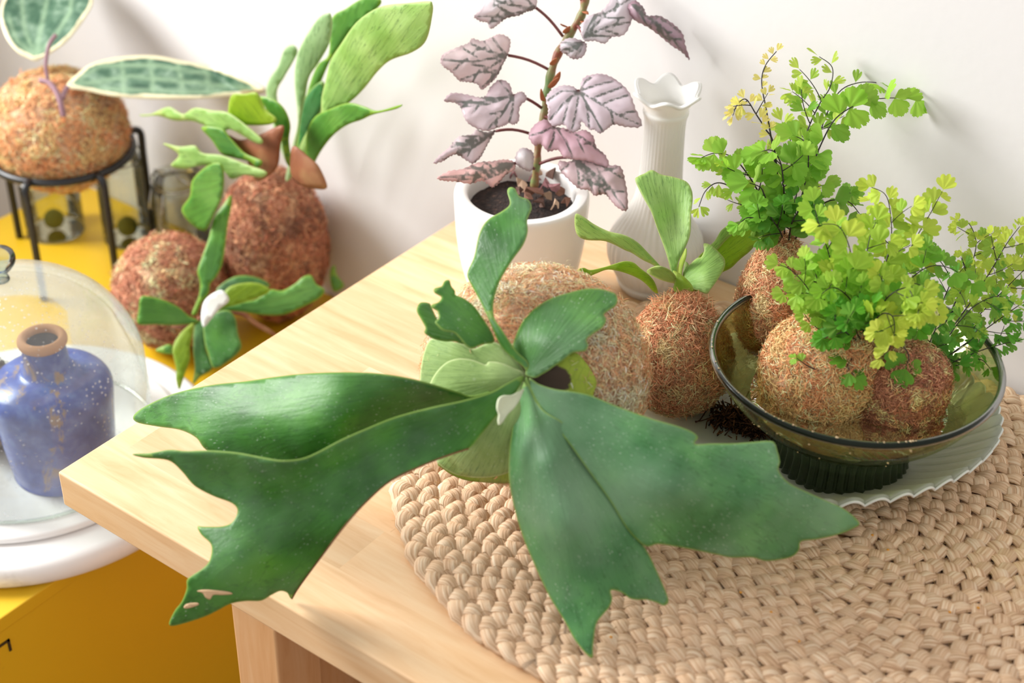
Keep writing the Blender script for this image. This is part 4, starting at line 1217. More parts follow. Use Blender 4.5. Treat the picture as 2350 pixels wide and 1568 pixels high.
def put_leaflet(kind, pos, d2, size, colr, frond, tiltr=0.55, face=0.55):
    """d2: picture direction of the leaflet, size in metres"""
    dv = (RXv * d2[0] - UPv * d2[1] + FWv * R.gauss(0, 0.35)).normalized()
    n_ = (-FWv * face + Vector((0, 0, 1)) * (1 - face) + Vector((R.gauss(0, tiltr), R.gauss(0, tiltr), R.gauss(0, tiltr * 0.6)))).normalized()
    x = dv.cross(n_)
    if x.length < 1e-3: x = RXv.copy()
    x.normalize(); z = x.cross(dv)
    o = bpy.data.objects.new('leaflet', R.choice(LM[kind])); COL.objects.link(o)
    o.parent = frond
    mtx = Matrix((x, dv, z)).transposed().to_4x4() @ Matrix.Scale(size, 4)
    mtx.translation = pos
    o.matrix_parent_inverse = Matrix.Identity(4)
    # the frond mesh itself sits at the world origin inside its fern, so world = local here
    o.matrix_local = mtx
    o.color = (*colr, 1)
    return o


def lin(h): return np.array(c(h)[:3])


def mfrond(root, D0, pts, kind, size, cols, t0=0.3, gap=24, br=(), stalkr=0.0007, tip=1.0, tiltr=0.5, face=0.55, both=True, droop=0.0):
    """pts: (px, py, depth offset); cols = (colour near the crown, colour at the tip)"""
    P3 = catmull([np.array(p, float) for p in pts], 6)
    world = [Vector(PD(p[0], p[1], D0 + p[2])) for p in P3]
    parts = [tube_vf(world, [stalkr * (1.25 - 0.8 * i / len(world)) for i in range(len(world))], 5)]
    fr_ = bpy.data.objects.new('frond', None)     # placeholder replaced below
    bpy.data.objects.remove(fr_)
    todo = []

    def run(line, t_from, gp, sz, level, side0):
        acc = 0.0; side = side0
        tot = sum(np.hypot(*(line[i + 1][:2] - line[i][:2])) for i in range(len(line) - 1)) + 1e-6
        cur = 0.0
        for i in range(len(line) - 1):
            a, b = line[i], line[i + 1]; L = np.hypot(*(b[:2] - a[:2]))
            if L < 1e-6: continue
            cur += L; t = cur / tot
            if t < t_from: continue
            acc += L
            if acc >= 0.86 * gp * (1.15 - 0.4 * t):
                acc = 0
                d = (b[:2] - a[:2]) / L
                for sg in ((side, -side) if (both and R.random() < 0.35) else (side,)):
                    an = sg * R.uniform(0.7, 1.35)
                    dd = (d[0] * math.cos(an) - d[1] * math.sin(an), d[0] * math.sin(an) + d[1] * math.cos(an) + droop)
                    todo.append((b.copy(), dd, sz * (1.12 - 0.45 * t) * R.uniform(0.78, 1.15), t))
                side = -side
        d = (line[-1][:2] - line[-3][:2]); d = d / (np.hypot(*d) + 1e-6)
        todo.append((line[-1].copy(), (d[0], d[1]), sz * 0.75, 1.0))

    run(P3, t0, gap, size, 0, R.choice([-1, 1]))
    for (t, ang, L, *rest) in br:                # side branches
        i = int(t * (len(P3) - 2)); a = P3[i]; d = (P3[i + 1] - P3[i])[:2]; d = d / (np.hypot(*d) + 1e-6)
        an = math.radians(ang)
        dd = np.array([d[0] * math.cos(an) - d[1] * math.sin(an), d[0] * math.sin(an) + d[1] * math.cos(an)])
        dzz = R.uniform(-0.02, 0.01)
        cv = R.uniform(-0.25, 0.25)
        nn = np.array([-dd[1], dd[0]])
        line = [np.array([*(a[:2] + dd * L * s_ + nn * L * cv * s_ * s_), a[2] + dzz * s_]) for s_ in np.linspace(0, 1, 9)]
        wl = [Vector(PD(p[0], p[1], D0 + p[2])) for p in line]
        parts.append(tube_vf(wl, [stalkr * (0.7 - 0.3 * k / 9) for k in range(9)], 4))
        run(line, 0.2, gap * 0.85, size * 0.9, 1, R.choice([-1, 1]))
    v, f = join_vf(parts)
    fo = link('frond', mesh('frond', v, f), m_twig, root)
    c0, c1 = lin(cols[0]), lin(cols[1])
    for p, dd, sz, t in todo:
        k = min(1, max(0, t + R.uniform(-0.25, 0.25)))
        col_ = (c0 * (1 - k) + c1 * k) * R.uniform(0.8, 1.2) * np.array([1.18, 1.02, 1.0])
        dep = D0 + p[2] + R.uniform(-0.004, 0.003)
        put_leaflet(kind, Vector(PD(p[0], p[1], dep)), dd, 1.22 * sz * dep / FPX, col_, fo, tiltr, face)
    return fo


# --- tall fern ball at the back left of the bowl
CA = Vector(P(1778, 678, BZ - T + 0.088))
fa = thing('maidenhair_fern', 'egg-shaped moss ball with a tall toothed maidenhair fern, rear left in the olive bowl', 'plant', (CA.x, CA.y, CA.z - 0.055), 'maidenhair ferns in the olive bowl')
axA = axes_from(Vector(PD(1795, 560, dep_of(CA))) - Vector(PD(1762, 780, dep_of(CA))))
mossball(CA, (0.0275, 0.0275, 0.048), axA, 9000, TAN, fa, 3, (0.004, 0.009), 0.0006, egg=0.22, top=(1, 500))
DA = dep_of(CA)
G1, G2, Y1, Y2 = '#4f9a22', '#8fc23a', '#c9cf62', '#e0d98a'
mfrond(fa, DA, [(1795, 560, 0), (1792, 480, -.005), (1782, 400, -.01), (1772, 330, -.012), (1760, 260, -.01), (1748, 190, -.005), (1757, 150, 0), (1782, 118, .005)], 'C', 24, (Y1, Y2), t0=0.55, gap=19, stalkr=0.0008)
mfrond(fa, DA, [(1795, 560, 0), (1790, 470, -.005), (1776, 335, -.012), (1756, 295, -.014), (1735, 262, -.014), (1712, 228, -.012), (1692, 240, -.012), (1682, 265, -.012)], 'C', 28, (Y1, Y2), t0=0.55, gap=16, br=((0.66, -50, 40), (0.6, 60, 55), (0.72, -70, 50)))
mfrond(fa, DA, [(1810, 560, 0), (1822, 480, .0), (1835, 400, .0), (1850, 310, .005), (1880, 240, .01), (1905, 200, .015), (1910, 155, .015), (1880, 130, .015)], 'C', 42, (G1, '#a5c84c'), t0=0.35, gap=26, br=((0.45, 50, 80), (0.55, -60, 70), (0.62, -55, 85), (0.5, -50, 80)))
mfrond(fa, DA, [(1815, 560, 0), (1835, 470, -.01), (1858, 400, -.012), (1885, 330, -.014), (1920, 270, -.014), (1980, 235, -.01), (2040, 225, -.005), (2110, 228, 0)], 'A', 56, (G1, '#7fb634'), t0=0.35, gap=30, tiltr=0.4, droop=0.5)
mfrond(fa, DA, [(1812, 560, 0), (1840, 470, .01), (1862, 380, .015), (1890, 280, .02), (1925, 212, .02), (1970, 190, .02), (2020, 190, .02)], 'C', 40, (G1, '#7fb634'), t0=0.3, gap=30, br=((0.5, 40, 60), (0.4, -55, 60)))
mfrond(fa, DA, [(1790, 560, 0), (1765, 490, -.01), (1740, 440, -.015), (1712, 395, -.02), (1680, 360, -.022), (1640, 352, -.022), (1610, 362, -.02)], 'A', 48, (G1, '#84bb3a'), t0=0.25, gap=28, br=((0.5, -45, 50), (0.35, 50, 60)), droop=0.3)
mfrond(fa, DA, [(1785, 565, 0), (1750, 505, -.015), (1718, 460, -.02), (1680, 430, -.022), (1645, 420, -.02), (1618, 440, -.02), (1604, 475, -.018)], 'C', 34, (G1, '#a5c84c'), t0=0.25, gap=22, br=((0.4, 50, 60), (0.55, 60, 60), (0.3, -50, 60)), droop=0.5)
mfrond(fa, DA, [(1790, 560, 0), (1775, 500, -.02), (1755, 450, -.03), (1745, 430, -.032), (1720, 420, -.034)], 'A', 66, (G1, '#79b640'), t0=0.3, gap=34, droop=0.5, tiltr=0.3)
mfrond(fa, DA, [(1800, 560, 0), (1800, 480, -.02), (1798, 420, -.03), (1790, 370, -.032), (1770, 345, -.034), (1740, 350, -.03)], 'A', 52, (G1, '#84bb40'), t0=0.2, gap=26, br=((0.4, 60, 60), (0.55, 70, 60)), droop=0.4)
mfrond(fa, DA, [(1815, 560, 0), (1830, 490, -.015), (1845, 430, -.02), (1855, 380, -.022), (1850, 330, -.022), (1820, 310, -.02)], 'A', 54, (G1, '#84bb40'), t0=0.15, gap=26, br=((0.4, 60, 50), (0.5, -60, 50)), droop=0.3)
mfrond(fa, DA, [(1815, 565, 0), (1850, 510, -.01), (1885, 470, -.01), (1920, 458, -.01), (1950, 465, -.01), (1972, 490, -.01)], 'A', 42, ('#3f8a26', '#6da63a'), t0=0.2, gap=27, br=((0.6, -30, 40),), droop=0.5)
mfrond(fa, DA, [(1795, 565, 0), (1770, 530, -.02), (1740, 505, -.03), (1715, 500, -.03), (1695, 515, -.03)], 'B', 38, ('#2f7a1e', '#6fae34'), t0=0.1, gap=22, br=((0.5, 50, 40), (0.4, -50, 40)), droop=0.3)
mfrond(fa, DA, [(1810, 565, 0), (1815, 520, -.025), (1830, 490, -.03), (1860, 480, -.03)], 'B', 42, ('#2f7a1e', '#4f9a2c'), t0=0.0, gap=18, br=((0.5, 60, 50), (0.3, -70, 50), (0.7, -50, 40)))
mfrond(fa, DA, [(1800, 565, 0), (1790, 530, -.025), (1770, 500, -.03), (1760, 470, -.03)], 'B', 42, ('#2f7a1e', '#4f9a2c'), t0=0.0, gap=18, br=((0.5, 60, 50), (0.3, -70, 50)))
mfrond(fa, DA, [(1805, 560, 0.01), (1790, 470, .015), (1800, 400, .015), (1815, 330, .015), (1795, 280, .015)], 'C', 40, (G1, '#a5c84c'), t0=0.2, gap=22, br=((0.4, 60, 60), (0.6, -60, 60), (0.75, 60, 50)))
# --- front fern ball
CB = Vector(P(1882, 852, BZ - T + 0.075))
fb = thing('maidenhair_fern', 'largest moss ball in the olive bowl, front centre, under a dense rounded lime maidenhair fern', 'plant', (CB.x, CB.y, CB.z - 0.045), 'maidenhair ferns in the olive bowl')
axB = axes_from((0.45, 0.05, 0.9))
mossball(CB, (0.0440, 0.0425, 0.0455), axB, 12000, ORANGE, fb, 4, (0.004, 0.010), 0.00065, top=(1, 400))
DB = dep_of(CB) - 0.01
G3, G4, Y3 = '#4f9d22', '#86c034', '#b5d24c'
crown = (1985, 790)
for pts, kind, sz, cols, kw in [
    ([(1985, 790, 0), (1970, 720, -.02), (1960, 650, -.04), (1950, 570, -.05), (1925, 520, -.055), (1885, 515, -.06)], 'B', 58, (G3, Y3), dict(t0=.25, gap=24, br=((0.4, -60, 60),))),
    ([(1985, 790, 0), (1950, 720, -.01), (1920, 640, -.02), (1895, 560, -.025), (1875, 500, -.025), (1868, 468, -.025)], 'B', 50, (G3, '#8ec23e'), dict(t0=.25, gap=26, br=((0.5, -60, 50), (0.6, 50, 50)))),
    ([(1990, 790, 0), (2005, 710, -.01), (2025, 630, -.01), (2045, 550, -.005), (2042, 480, 0), (2030, 445, 0), (2000, 430, 0)], 'B', 46, (G3, Y3), dict(t0=.3, gap=25, br=((0.5, -55, 70), (0.6, 45, 60), (0.7, -60, 45), (0.45, 50, 60)))),
    ([(1995, 790, 0), (2030, 700, -.005), (2065, 620, 0), (2100, 550, .005), (2135, 490, .01), (2162, 440, .01)], 'B', 52, (G3, Y3), dict(t0=.35, gap=30, br=((0.45, -60, 55), (0.4, 60, 60)))),
    ([(1985, 795, 0), (1930, 750, -.02), (1880, 700, -.03), (1845, 650, -.035), (1815, 620, -.035), (1790, 608, -.035)], 'B', 44, (G3, '#98c84a'), dict(t0=.2, gap=24, br=((0.4, 50, 60), (0.55, -55, 60), (0.65, 55, 55)))),
    ([(1985, 795, 0), (1935, 735, -.01), (1895, 680, -.02), (1870, 620, -.02), (1880, 570, -.02)], 'B', 52, (G3, '#7fba34'), dict(t0=.1, gap=24, br=((0.4, 60, 50), (0.5, -60, 60)))),
    ([(1985, 800, 0), (1940, 790, -.025), (1900, 770, -.03), (1865, 745, -.03), (1845, 720, -.03)], 'B', 40, ('#3f8e20', '#8ec444'), dict(t0=.2, gap=22, br=((0.5, 60, 50), (0.4, -50, 50)))),
    ([(1990, 795, 0), (2010, 730, -.04), (2040, 680, -.055), (2085, 660, -.06), (2130, 680, -.06), (2150, 720, -.06)], 'B', 46, (G3, Y3), dict(t0=.15, gap=22, br=((0.4, -50, 60), (0.5, 55, 70), (0.65, 60, 60), (0.75, 60, 55)))),
    ([(1990, 795, 0), (2000, 750, -.05), (2025, 720, -.06), (2050, 730, -.065), (2050, 780, -.065), (2025, 820, -.06)], 'B', 44, ('#9cc63c', '#bdd452'), dict(t0=.2, gap=20, br=((0.5, 60, 50), (0.6, -60, 55), (0.7, 60, 45)))),
    ([(1990, 795, 0), (2040, 700, -.02), (2090, 640, -.02), (2140, 610, -.015), (2190, 620, -.01), (2225, 650, -.01)], 'B', 50, ('#4b9426', '#6fae36'), dict(t0=.2, gap=26, br=((0.4, 50, 60), (0.55, -50, 50)))),
    ([(1985, 795, 0), (1975, 730, -.035), (1945, 680, -.045), (1910, 660, -.05), (1880, 680, -.05)], 'B', 48, (G3, G4), dict(t0=.1, gap=22, br=((0.4, 60, 50), (0.6, 60, 50)))),
    ([(1990, 790, 0), (1990, 700, -.03), (1985, 620, -.035), (1995, 550, -.03), (2010, 510, -.03)], 'B', 52, (G3, '#a5cc42'), dict(t0=.15, gap=24, br=((0.4, 60, 60), (0.5, -60, 60), (0.7, 60, 50)))),
    ([(1990, 800, 0), (2030, 790, -.03), (2065, 790, -.035), (2085, 815, -.035), (2080, 840, -.035)], 'B', 62, ('#3f8e20', '#5fa23a'), dict(t0=.5, gap=40)),
    ([(1985, 800, 0), (1960, 820, -.03), (1945, 840, -.035), (1960, 862, -.035)], 'B', 48, ('#4b9a2a', '#5fa23a'), dict(t0=.3, gap=30)),
    ([(1900, 860, -.03), (1875, 850, -.035), (1850, 838, -.035), (1828, 822, -.035)], 'B', 25, ('#8ecf52', '#8ecf52'), dict(t0=.6, gap=24, both=False)),
    ([(1988, 795, 0), (1965, 760, -.045), (1975, 730, -.05), (2000, 700, -.055)], 'B', 46, ('#358420', G3), dict(t0=0, gap=16, br=((0.5, 60, 50), (0.5, -60, 50)))),
    ([(1988, 795, 0), (1950, 770, -.04), (1920, 740, -.045), (1915, 700, -.045)], 'B', 46, ('#358420', G3), dict(t0=0, gap=18, br=((0.5, 60, 50), (0.5, -60, 50)))),
    ([(1990, 795, 0), (2040, 760, -.02), (2070, 720, -.03), (2060, 680, -.03)], 'B', 48, ('#358420', G3), dict(t0=0, gap=18, br=((0.5, 60, 50), (0.5, -60, 50)))),
]:
    mfrond(fb, DB, pts, kind, sz, cols, stalkr=0.00055, face=0.7, tiltr=0.42, **kw)
# --- right fern ball
CC = Vector(P(2072, 895, BZ - T + 0.070))
fc = thing('maidenhair_fern', 'moss ball at the right of the olive bowl with a fine-leaved maidenhair fern', 'plant', (CC.x, CC.y, CC.z - 0.035), 'maidenhair ferns in the olive bowl')
mossball(CC, (0.0305, 0.0330, 0.0385), axes_from((0.35, 0.2, 1)), 9000, BROWN + ORANGE[:3], fc, 5, (0.004, 0.009), 0.0006)
DC = dep_of(CC) + 0.01
G5, G6, Y5 = '#2f8428', '#4f9d30', '#b3cf50'
for pts, sz, cols, kw in [
    ([(2125, 840, 0), (2160, 760, .01), (2195, 690, .02), (2225, 620, .02), (2240, 560, .02), (2225, 515, .02), (2200, 505, .02)], 30, (G5, Y5), dict(t0=.3, gap=18, br=((0.5, -50, 45), (0.6, 50, 60), (0.75, -50, 45), (0.7, 50, 45)))),
    ([(2125, 840, 0), (2180, 760, .0), (2230, 690, .0), (2275, 620, .005), (2310, 560, .01), (2340, 520, .01)], 32, (G5, Y5), dict(t0=.3, gap=18, br=((0.5, -45, 60), (0.6, 45, 60), (0.72, -45, 60), (0.8, 50, 45)))),
    ([(2125, 845, 0), (2190, 780, .01), (2250, 720, .02), (2310, 660, .02), (2370, 600, .02)], 32, (G5, Y5), dict(t0=.3, gap=18, br=((0.45, -45, 60), (0.6, 45, 60), (0.7, -45, 70), (0.8, 50, 55)))),
    ([(2130, 850, 0), (2200, 800, .0), (2270, 750, .0), (2340, 700, .0), (2390, 670, .0)], 34, (G5, G6), dict(t0=.3, gap=20, br=((0.5, 50, 60), (0.65, 50, 60), (0.6, -45, 60)))),
    ([(2130, 855, 0), (2190, 830, -.01), (2250, 805, -.01), (2300, 790, -.01), (2345, 780, -.01)], 32, (G5, G6), dict(t0=.3, gap=21, droop=0.6, br=((0.5, -50, 50), (0.7, -45, 50)))),
    ([(2130, 855, 0), (2170, 845, -.01), (2210, 835, -.015), (2250, 825, -.015), (2275, 850, -.015)], 34, (G5, G6), dict(t0=.2, gap=24, droop=0.5)),
    ([(2125, 840, 0), (2145, 760, .01), (2165, 690, .02), (2180, 640, .02), (2150, 590, .02), (2125, 570, .02)], 36, (G5, '#5fa63a'), dict(t0=.3, gap=22, br=((0.5, -50, 50), (0.6, 50, 50)))),
    ([(2125, 845, 0), (2165, 790, -.01), (2200, 740, -.015), (2240, 700, -.02), (2290, 680, -.02), (2330, 700, -.02)], 34, (G5, '#9cc648'), dict(t0=.2, gap=20, br=((0.4, 50, 50), (0.55, -50, 50), (0.7, 50, 45)))),
    ([(2120, 845, 0), (2130, 800, -.01), (2145, 760, -.015), (2170, 740, -.02)], 34, ('#256e24', G6), dict(t0=.1, gap=18, br=((0.4, 60, 45), (0.5, -60, 45)))),
    ([(2130, 850, 0), (2170, 820, -.01), (2205, 800, -.012), (2240, 770, -.015)], 34, ('#256e24', G6), dict(t0=.1, gap=18, br=((0.4, 60, 45), (0.5, -60, 45), (0.8, 60, 40)))),
    ([(2125, 840, 0), (2175, 730, .02), (2215, 650, .03), (2265, 590, .03), (2300, 540, .03)], 28, (G6, Y5), dict(t0=.5, gap=17, br=((0.6, -50, 50), (0.75, 50, 50), (0.85, -50, 40)))),
    ([(2128, 845, 0), (2200, 770, .02), (2270, 690, .03), (2330, 610, .03), (2360, 560, .03)], 28, (G6, Y5), dict(t0=.5, gap=17, br=((0.6, -50, 50), (0.75, 50, 50)))),
]:
    mfrond(fc, DC, pts, 'C' if R.random() < .6 else 'B', sz, cols, stalkr=0.00055, face=0.5, tiltr=0.6, **kw)

# ================================================================== CABINET-TOP THINGS
ZT = -0.22                                    # cabinet top relative to the table top
m_marble = Mat('white_marble'); co = m_marble.coord('Object')
m_marble.set(Base_Color=m_marble.ramp(m_marble.noise(co, 9, 5, 0.65, 1.5), [(0.40, c('#f4f3f2')), (0.55, c('#efedeb')), (0.64, c('#d9d6d3'))]), Roughness=0.3); m_marble = m_marble.m
MB = (-0.262, 0.150)
bd = thing('marble_board', 'round white marble turntable with a raised inner disc under the glass cloche', 'board', (MB[0], MB[1], T + ZT))
def rnd_disc(r_, z0, z1, e):
    return [(0.0005, z0), (r_ - e, z0)] + [(r_ - e + e * math.sin(a), (z0 + z1) / 2 - (z1 - z0) / 2 * math.cos(a)) for a in np.linspace(0, math.pi, 9)] + [(r_ - e, z1), (0.0005, z1)]


v, f = lathe(rnd_disc(0.186, 0.0, 0.026, 0.011), 128); link('turntable', mesh('turntable', [(x + MB[0], y + MB[1], z + T + ZT) for x, y, z in v], f), m_marble, bd)
v, f = lathe(rnd_disc(0.150, 0.0262, 0.034, 0.004), 128); link('inner_disc', mesh('inner_disc', [(x + MB[0], y + MB[1], z + T + ZT) for x, y, z in v], f), m_marble, bd)
ZB = ZT + 0.0345
# cloche
DX, DY, DR = -0.252, 0.147, 0.120
def haze_dome(M):
    co = M.coord('Object')
    n1 = M.noise(co, 9, 4, 0.6)
    n2 = M.n('ShaderNodeTexVoronoi'); n2.inputs['Scale'].default_value = 190; M.l(co, n2.inputs['Vector'])
    n3 = M.noise(co, 16, 3, 0.6)
    dr = M.math('MULTIPLY', M.ramp(n2.outputs['Distance'], [(0.18, (1, 1, 1, 1)), (0.26, (0, 0, 0, 1))]), M.ramp(n3, [(0.5, (0, 0, 0, 1)), (0.62, (1, 1, 1, 1))]))
    sep = M.n('ShaderNodeSeparateXYZ'); M.l(co, sep.inputs[0])
    band = M.n('ShaderNodeMapRange'); M.l(sep.outputs[2], band.inputs[0])
    band.inputs[1].default_value = T + ZB + 0.08; band.inputs[2].default_value = T + ZB + 0.02
    band.inputs[3].default_value = 0.20; band.inputs[4].default_value = 0.46
    veil = M.math('MULTIPLY', M.ramp(n1, [(0.35, (0.35, 0.35, 0.35, 1)), (0.65, (1, 1, 1, 1))]), band.outputs[0])
    return M.math('ADD', veil, M.math('MULTIPLY', dr, 0.5), True)


m_dome = glassmat('misted_cloche_glass', '#f3f8f3', 0.01, 0.03, 0.6, haze_dome)
cl_ = thing('glass_cloche', 'domed glass cloche misted inside, covering the blue bottle at the far left', 'cloche', (DX, DY, T + ZB))
dp = [(DR, 0.0), (DR, 0.03), (DR, 0.06), (DR - 0.0005, 0.08)] + [(DR * math.cos(a), 0.085 + 0.108 * math.sin(a)) for a in np.linspace(0.1, math.pi / 2 - 0.02, 16)]
v, f = lathe([tuple(p) for p in dp], 96)
link('dome', mesh('dome', [(x + DX, y + DY, z + T + ZB) for x, y, z in v], f), m_dome, cl_)
v, f = tube_vf([(DX + DR * math.cos(a), DY + DR * math.sin(a), T + ZB + 0.0015) for a in np.linspace(0, 6.2832, 97)], 0.0018, 8, False)
link('glass_rim', mesh('glass_rim', v, f), m_dome, cl_)
kp = [(0.0005, 0.192), (0.008, 0.193), (0.007, 0.200), (0.012, 0.206), (0.0165, 0.214), (0.014, 0.223), (0.0005, 0.227)]
v, f = lathe([tuple(p) for p in catmull(kp, 4)], 40); link('knob', mesh('knob', [(x + DX, y + DY, z + T + ZB) for x, y, z in v], f), glassmat('knob_glass', '#eef6f0', 0.08, 0.02), cl_)

# blue bottle
BTX, BTY = P(149, 1068, ZB)[:2]
bt = thing('blue_bottle', 'stout blue glazed ceramic bottle with a bare clay lip, under the glass cloche', 'bottle', (BTX, BTY, T + ZB))
M_ = Mat('worn_blue_glaze'); co = M_.coord('Object')
n1 = M_.noise(M_.mapping(co, (1, 1, 0.45)), 30, 5, 0.65, 0.6); n2 = M_.noise(co, 70, 4, 0.6)
cbl = M_.ramp(n2, [(0.3, c('#27408f')), (0.5, c('#3a55ac')), (0.7, c('#5d78c0'))])
M_.set(Base_Color=M_.mix(M_.ramp(n1, [(0.57, (0, 0, 0, 1)), (0.63, (1, 1, 1, 1))]), cbl, c('#9a8172')), Roughness=0.25); m_blue = M_.m
bp_ = [(0.0005, 0.0), (0.044, 0.0), (0.048, 0.004), (0.052, 0.03), (0.0555, 0.07), (0.0575, 0.088), (0.0565, 0.098), (0.050, 0.106), (0.036, 0.112), (0.026, 0.115), (0.0225, 0.120), (0.0205, 0.135), (0.0195, 0.144)]
v, f = lathe([tuple(p) for p in catmull(bp_, 4)], 80); link('bottle_body', mesh('bottle_body', [(x + BTX, y + BTY, z + T + ZB) for x, y, z in v], f), m_blue, bt)
lp_ = [(0.0195, 0.143), (0.0225, 0.146), (0.0225, 0.151), (0.0190, 0.154), (0.0155, 0.152), (0.0148, 0.146), (0.0146, 0.12)]
v, f = lathe([tuple(p) for p in catmull(lp_, 4)], 64); link('clay_lip', mesh('clay_lip', [(x + BTX, y + BTY, z + T + ZB) for x, y, z in v], f), simple('bare_clay', '#d09a72', 0.8), bt)
v, f = lathe([(0.0003, 0.147), (0.0147, 0.147)], 40); link('dark_fill', mesh('dark_fill', [(x + BTX, y + BTY, z + T + ZB) for x, y, z in v], f), simple('dark_mouth_fill', '#2a2c34', 0.9), bt)  # flat dark disc across the bottle mouth, just below the lip
# dark moss ball left in the cloche
DKC = Vector(P(-28, 925, ZB + 0.052))
dkm = thing('dark_moss_ball', 'dark nearly black soil ball under the cloche, left of the blue bottle', 'moss ball', (DKC.x, DKC.y, T + ZB))
mossball(DKC, (0.032, 0.032, 0.051), UPV, 3500, ['#3a3532', '#2a2624', '#55483c', '#4a5a34', '#6a5442'], dkm, 6, (0.004, 0.008), 0.0009)

# ---- hoya on the black stand
HC = Vector(PD(143, 285, 1.93)); 
sg = thing('plant_stand', 'black metal rod plant stand with a ring, holding the hoya moss ball', 'stand', tuple(PD(150, 640, 1.95)))
m_blk = Mat('black_powder_coat').set(Base_Color=c('#1c1d20'), Roughness=0.38).m
RCt = P(143, 344, ZT + 0.148); RRr = 0.0805
def ringp(a, r_=RRr, dz_=0.0): return (RCt[0] + r_ * math.cos(a), RCt[1] + r_ * math.sin(a), RCt[2] + dz_)


v, f = tube_vf([ringp(a) for a in np.linspace(0, 6.2832, 97)], 0.0048, 10, False); link('ring', mesh('ring', v, f), m_blk, sg)
for (lx, ly, bx, by) in [(228, 420, 262, 652), (300, 296, 340, 545), (70, 436, 98, 668), (20, 300, 52, 530)]:
    # find the ring angle nearest to the leg in the picture
    best = min(np.linspace(0, 6.28, 200), key=lambda a: (lambda q: (1175 + FPX * ((q - CAM) @ RX) / ((q - CAM) @ FW) - lx) ** 2 + (784 - FPX * ((q - CAM) @ UP) / ((q - CAM) @ FW) - ly) ** 2)(np.array(ringp(a))))
    q = Vector(ringp(best)); o_ = Vector(ringp(best, RRr + 0.016))
    pts = catmull([q, q + (o_ - q) * 0.5 + Vector((0, 0, 0.002)), o_ + Vector((0, 0, -0.004)), o_ + Vector((0, 0, -0.03)), (o_.x, o_.y, T + ZT + 0.08), (o_.x, o_.y, T + ZT + 0.001)], 5)
    v, f = tube_vf(pts, 0.0044, 10); link('leg', mesh('leg', v, f), m_blk, sg)
hy = thing('hoya_kokedama', 'moss ball with big cream-edged variegated leaves on the black ring stand', 'plant', (HC.x, HC.y, HC.z - 0.06))
HB = Vector((RCt[0], RCt[1], RCt[2] + 0.026))
mossball(HB, (0.0765, 0.0765, 0.068), UPV, 9000, ORANGE, hy, 7, (0.006, 0.013), 0.0011)
DH = dep_of(HB)
leaf('leaf', [(80, 138), (62, 131), (41, 120), (20, 96), (7, 69), (0, 34), (7, 0), (24, -40), (70, -75), (110, -85), (155, -70), (200, -35), (213, 0), (200, 31), (179, 62), (150, 96), (117, 120), (95, 132)],
     [(80, 135, DH - 0.05), (5, 40, DH - 0.03), (210, 0, DH - 0.02), (110, -80, DH + 0.02)], m_hoya, hy, base=(80, 132), res=9, cup=0.006, thick=0.0014,
     veins=[[(80, 132), (55, 60), (50, 0), (70, -60)], [(80, 132), (95, 60), (108, 0), (110, -70)], [(80, 132), (120, 90), (160, 30), (170, -40)], [(80, 132), (35, 90), (20, 40)]])
leaf('leaf', [(153, 198), (179, 168), (213, 145), (258, 133), (310, 127), (361, 128), (413, 138), (482, 152), (534, 169), (578, 188), (606, 206), (585, 213), (516, 220), (448, 225), (344, 225), (258, 219), (200, 207)],
     [(155, 198, DH - 0.07), (260, 135, DH - 0.03), (260, 218, DH - 0.07), (430, 140, DH - 0.02), (450, 225, DH - 0.05), (604, 206, DH - 0.02)], m_hoya, hy, base=(155, 198), res=9, cup=0.004, thick=0.0014,
     veins=[[(155, 198), (300, 175), (450, 190), (600, 207)], [(155, 198), (230, 150), (360, 150), (480, 170)], [(155, 198), (250, 205), (400, 210), (520, 212)], [(280, 130), (285, 220)], [(345, 130), (352, 222)], [(410, 140), (420, 222)], [(470, 152), (485, 220)]])
for pts, r_ in (([(128, 80, -.08), (112, 105, -.085), (105, 150, -.085), (110, 182, -.084)], 0.0022), ([(92, 185, -.085), (112, 190, -.088), (130, 212, -.092), (140, 240, -.094), (146, 268, -.092)], 0.0032), ([(155, 200, -.072), (146, 216, -.078), (142, 228, -.086)], 0.003)):
    v, f = tube_vf([PD(x, y, DH + d) for x, y, d in catmull([np.array(p, float) for p in pts], 5)], r_, 8); link('vine', mesh('vine', v, f), m_stem, hy)

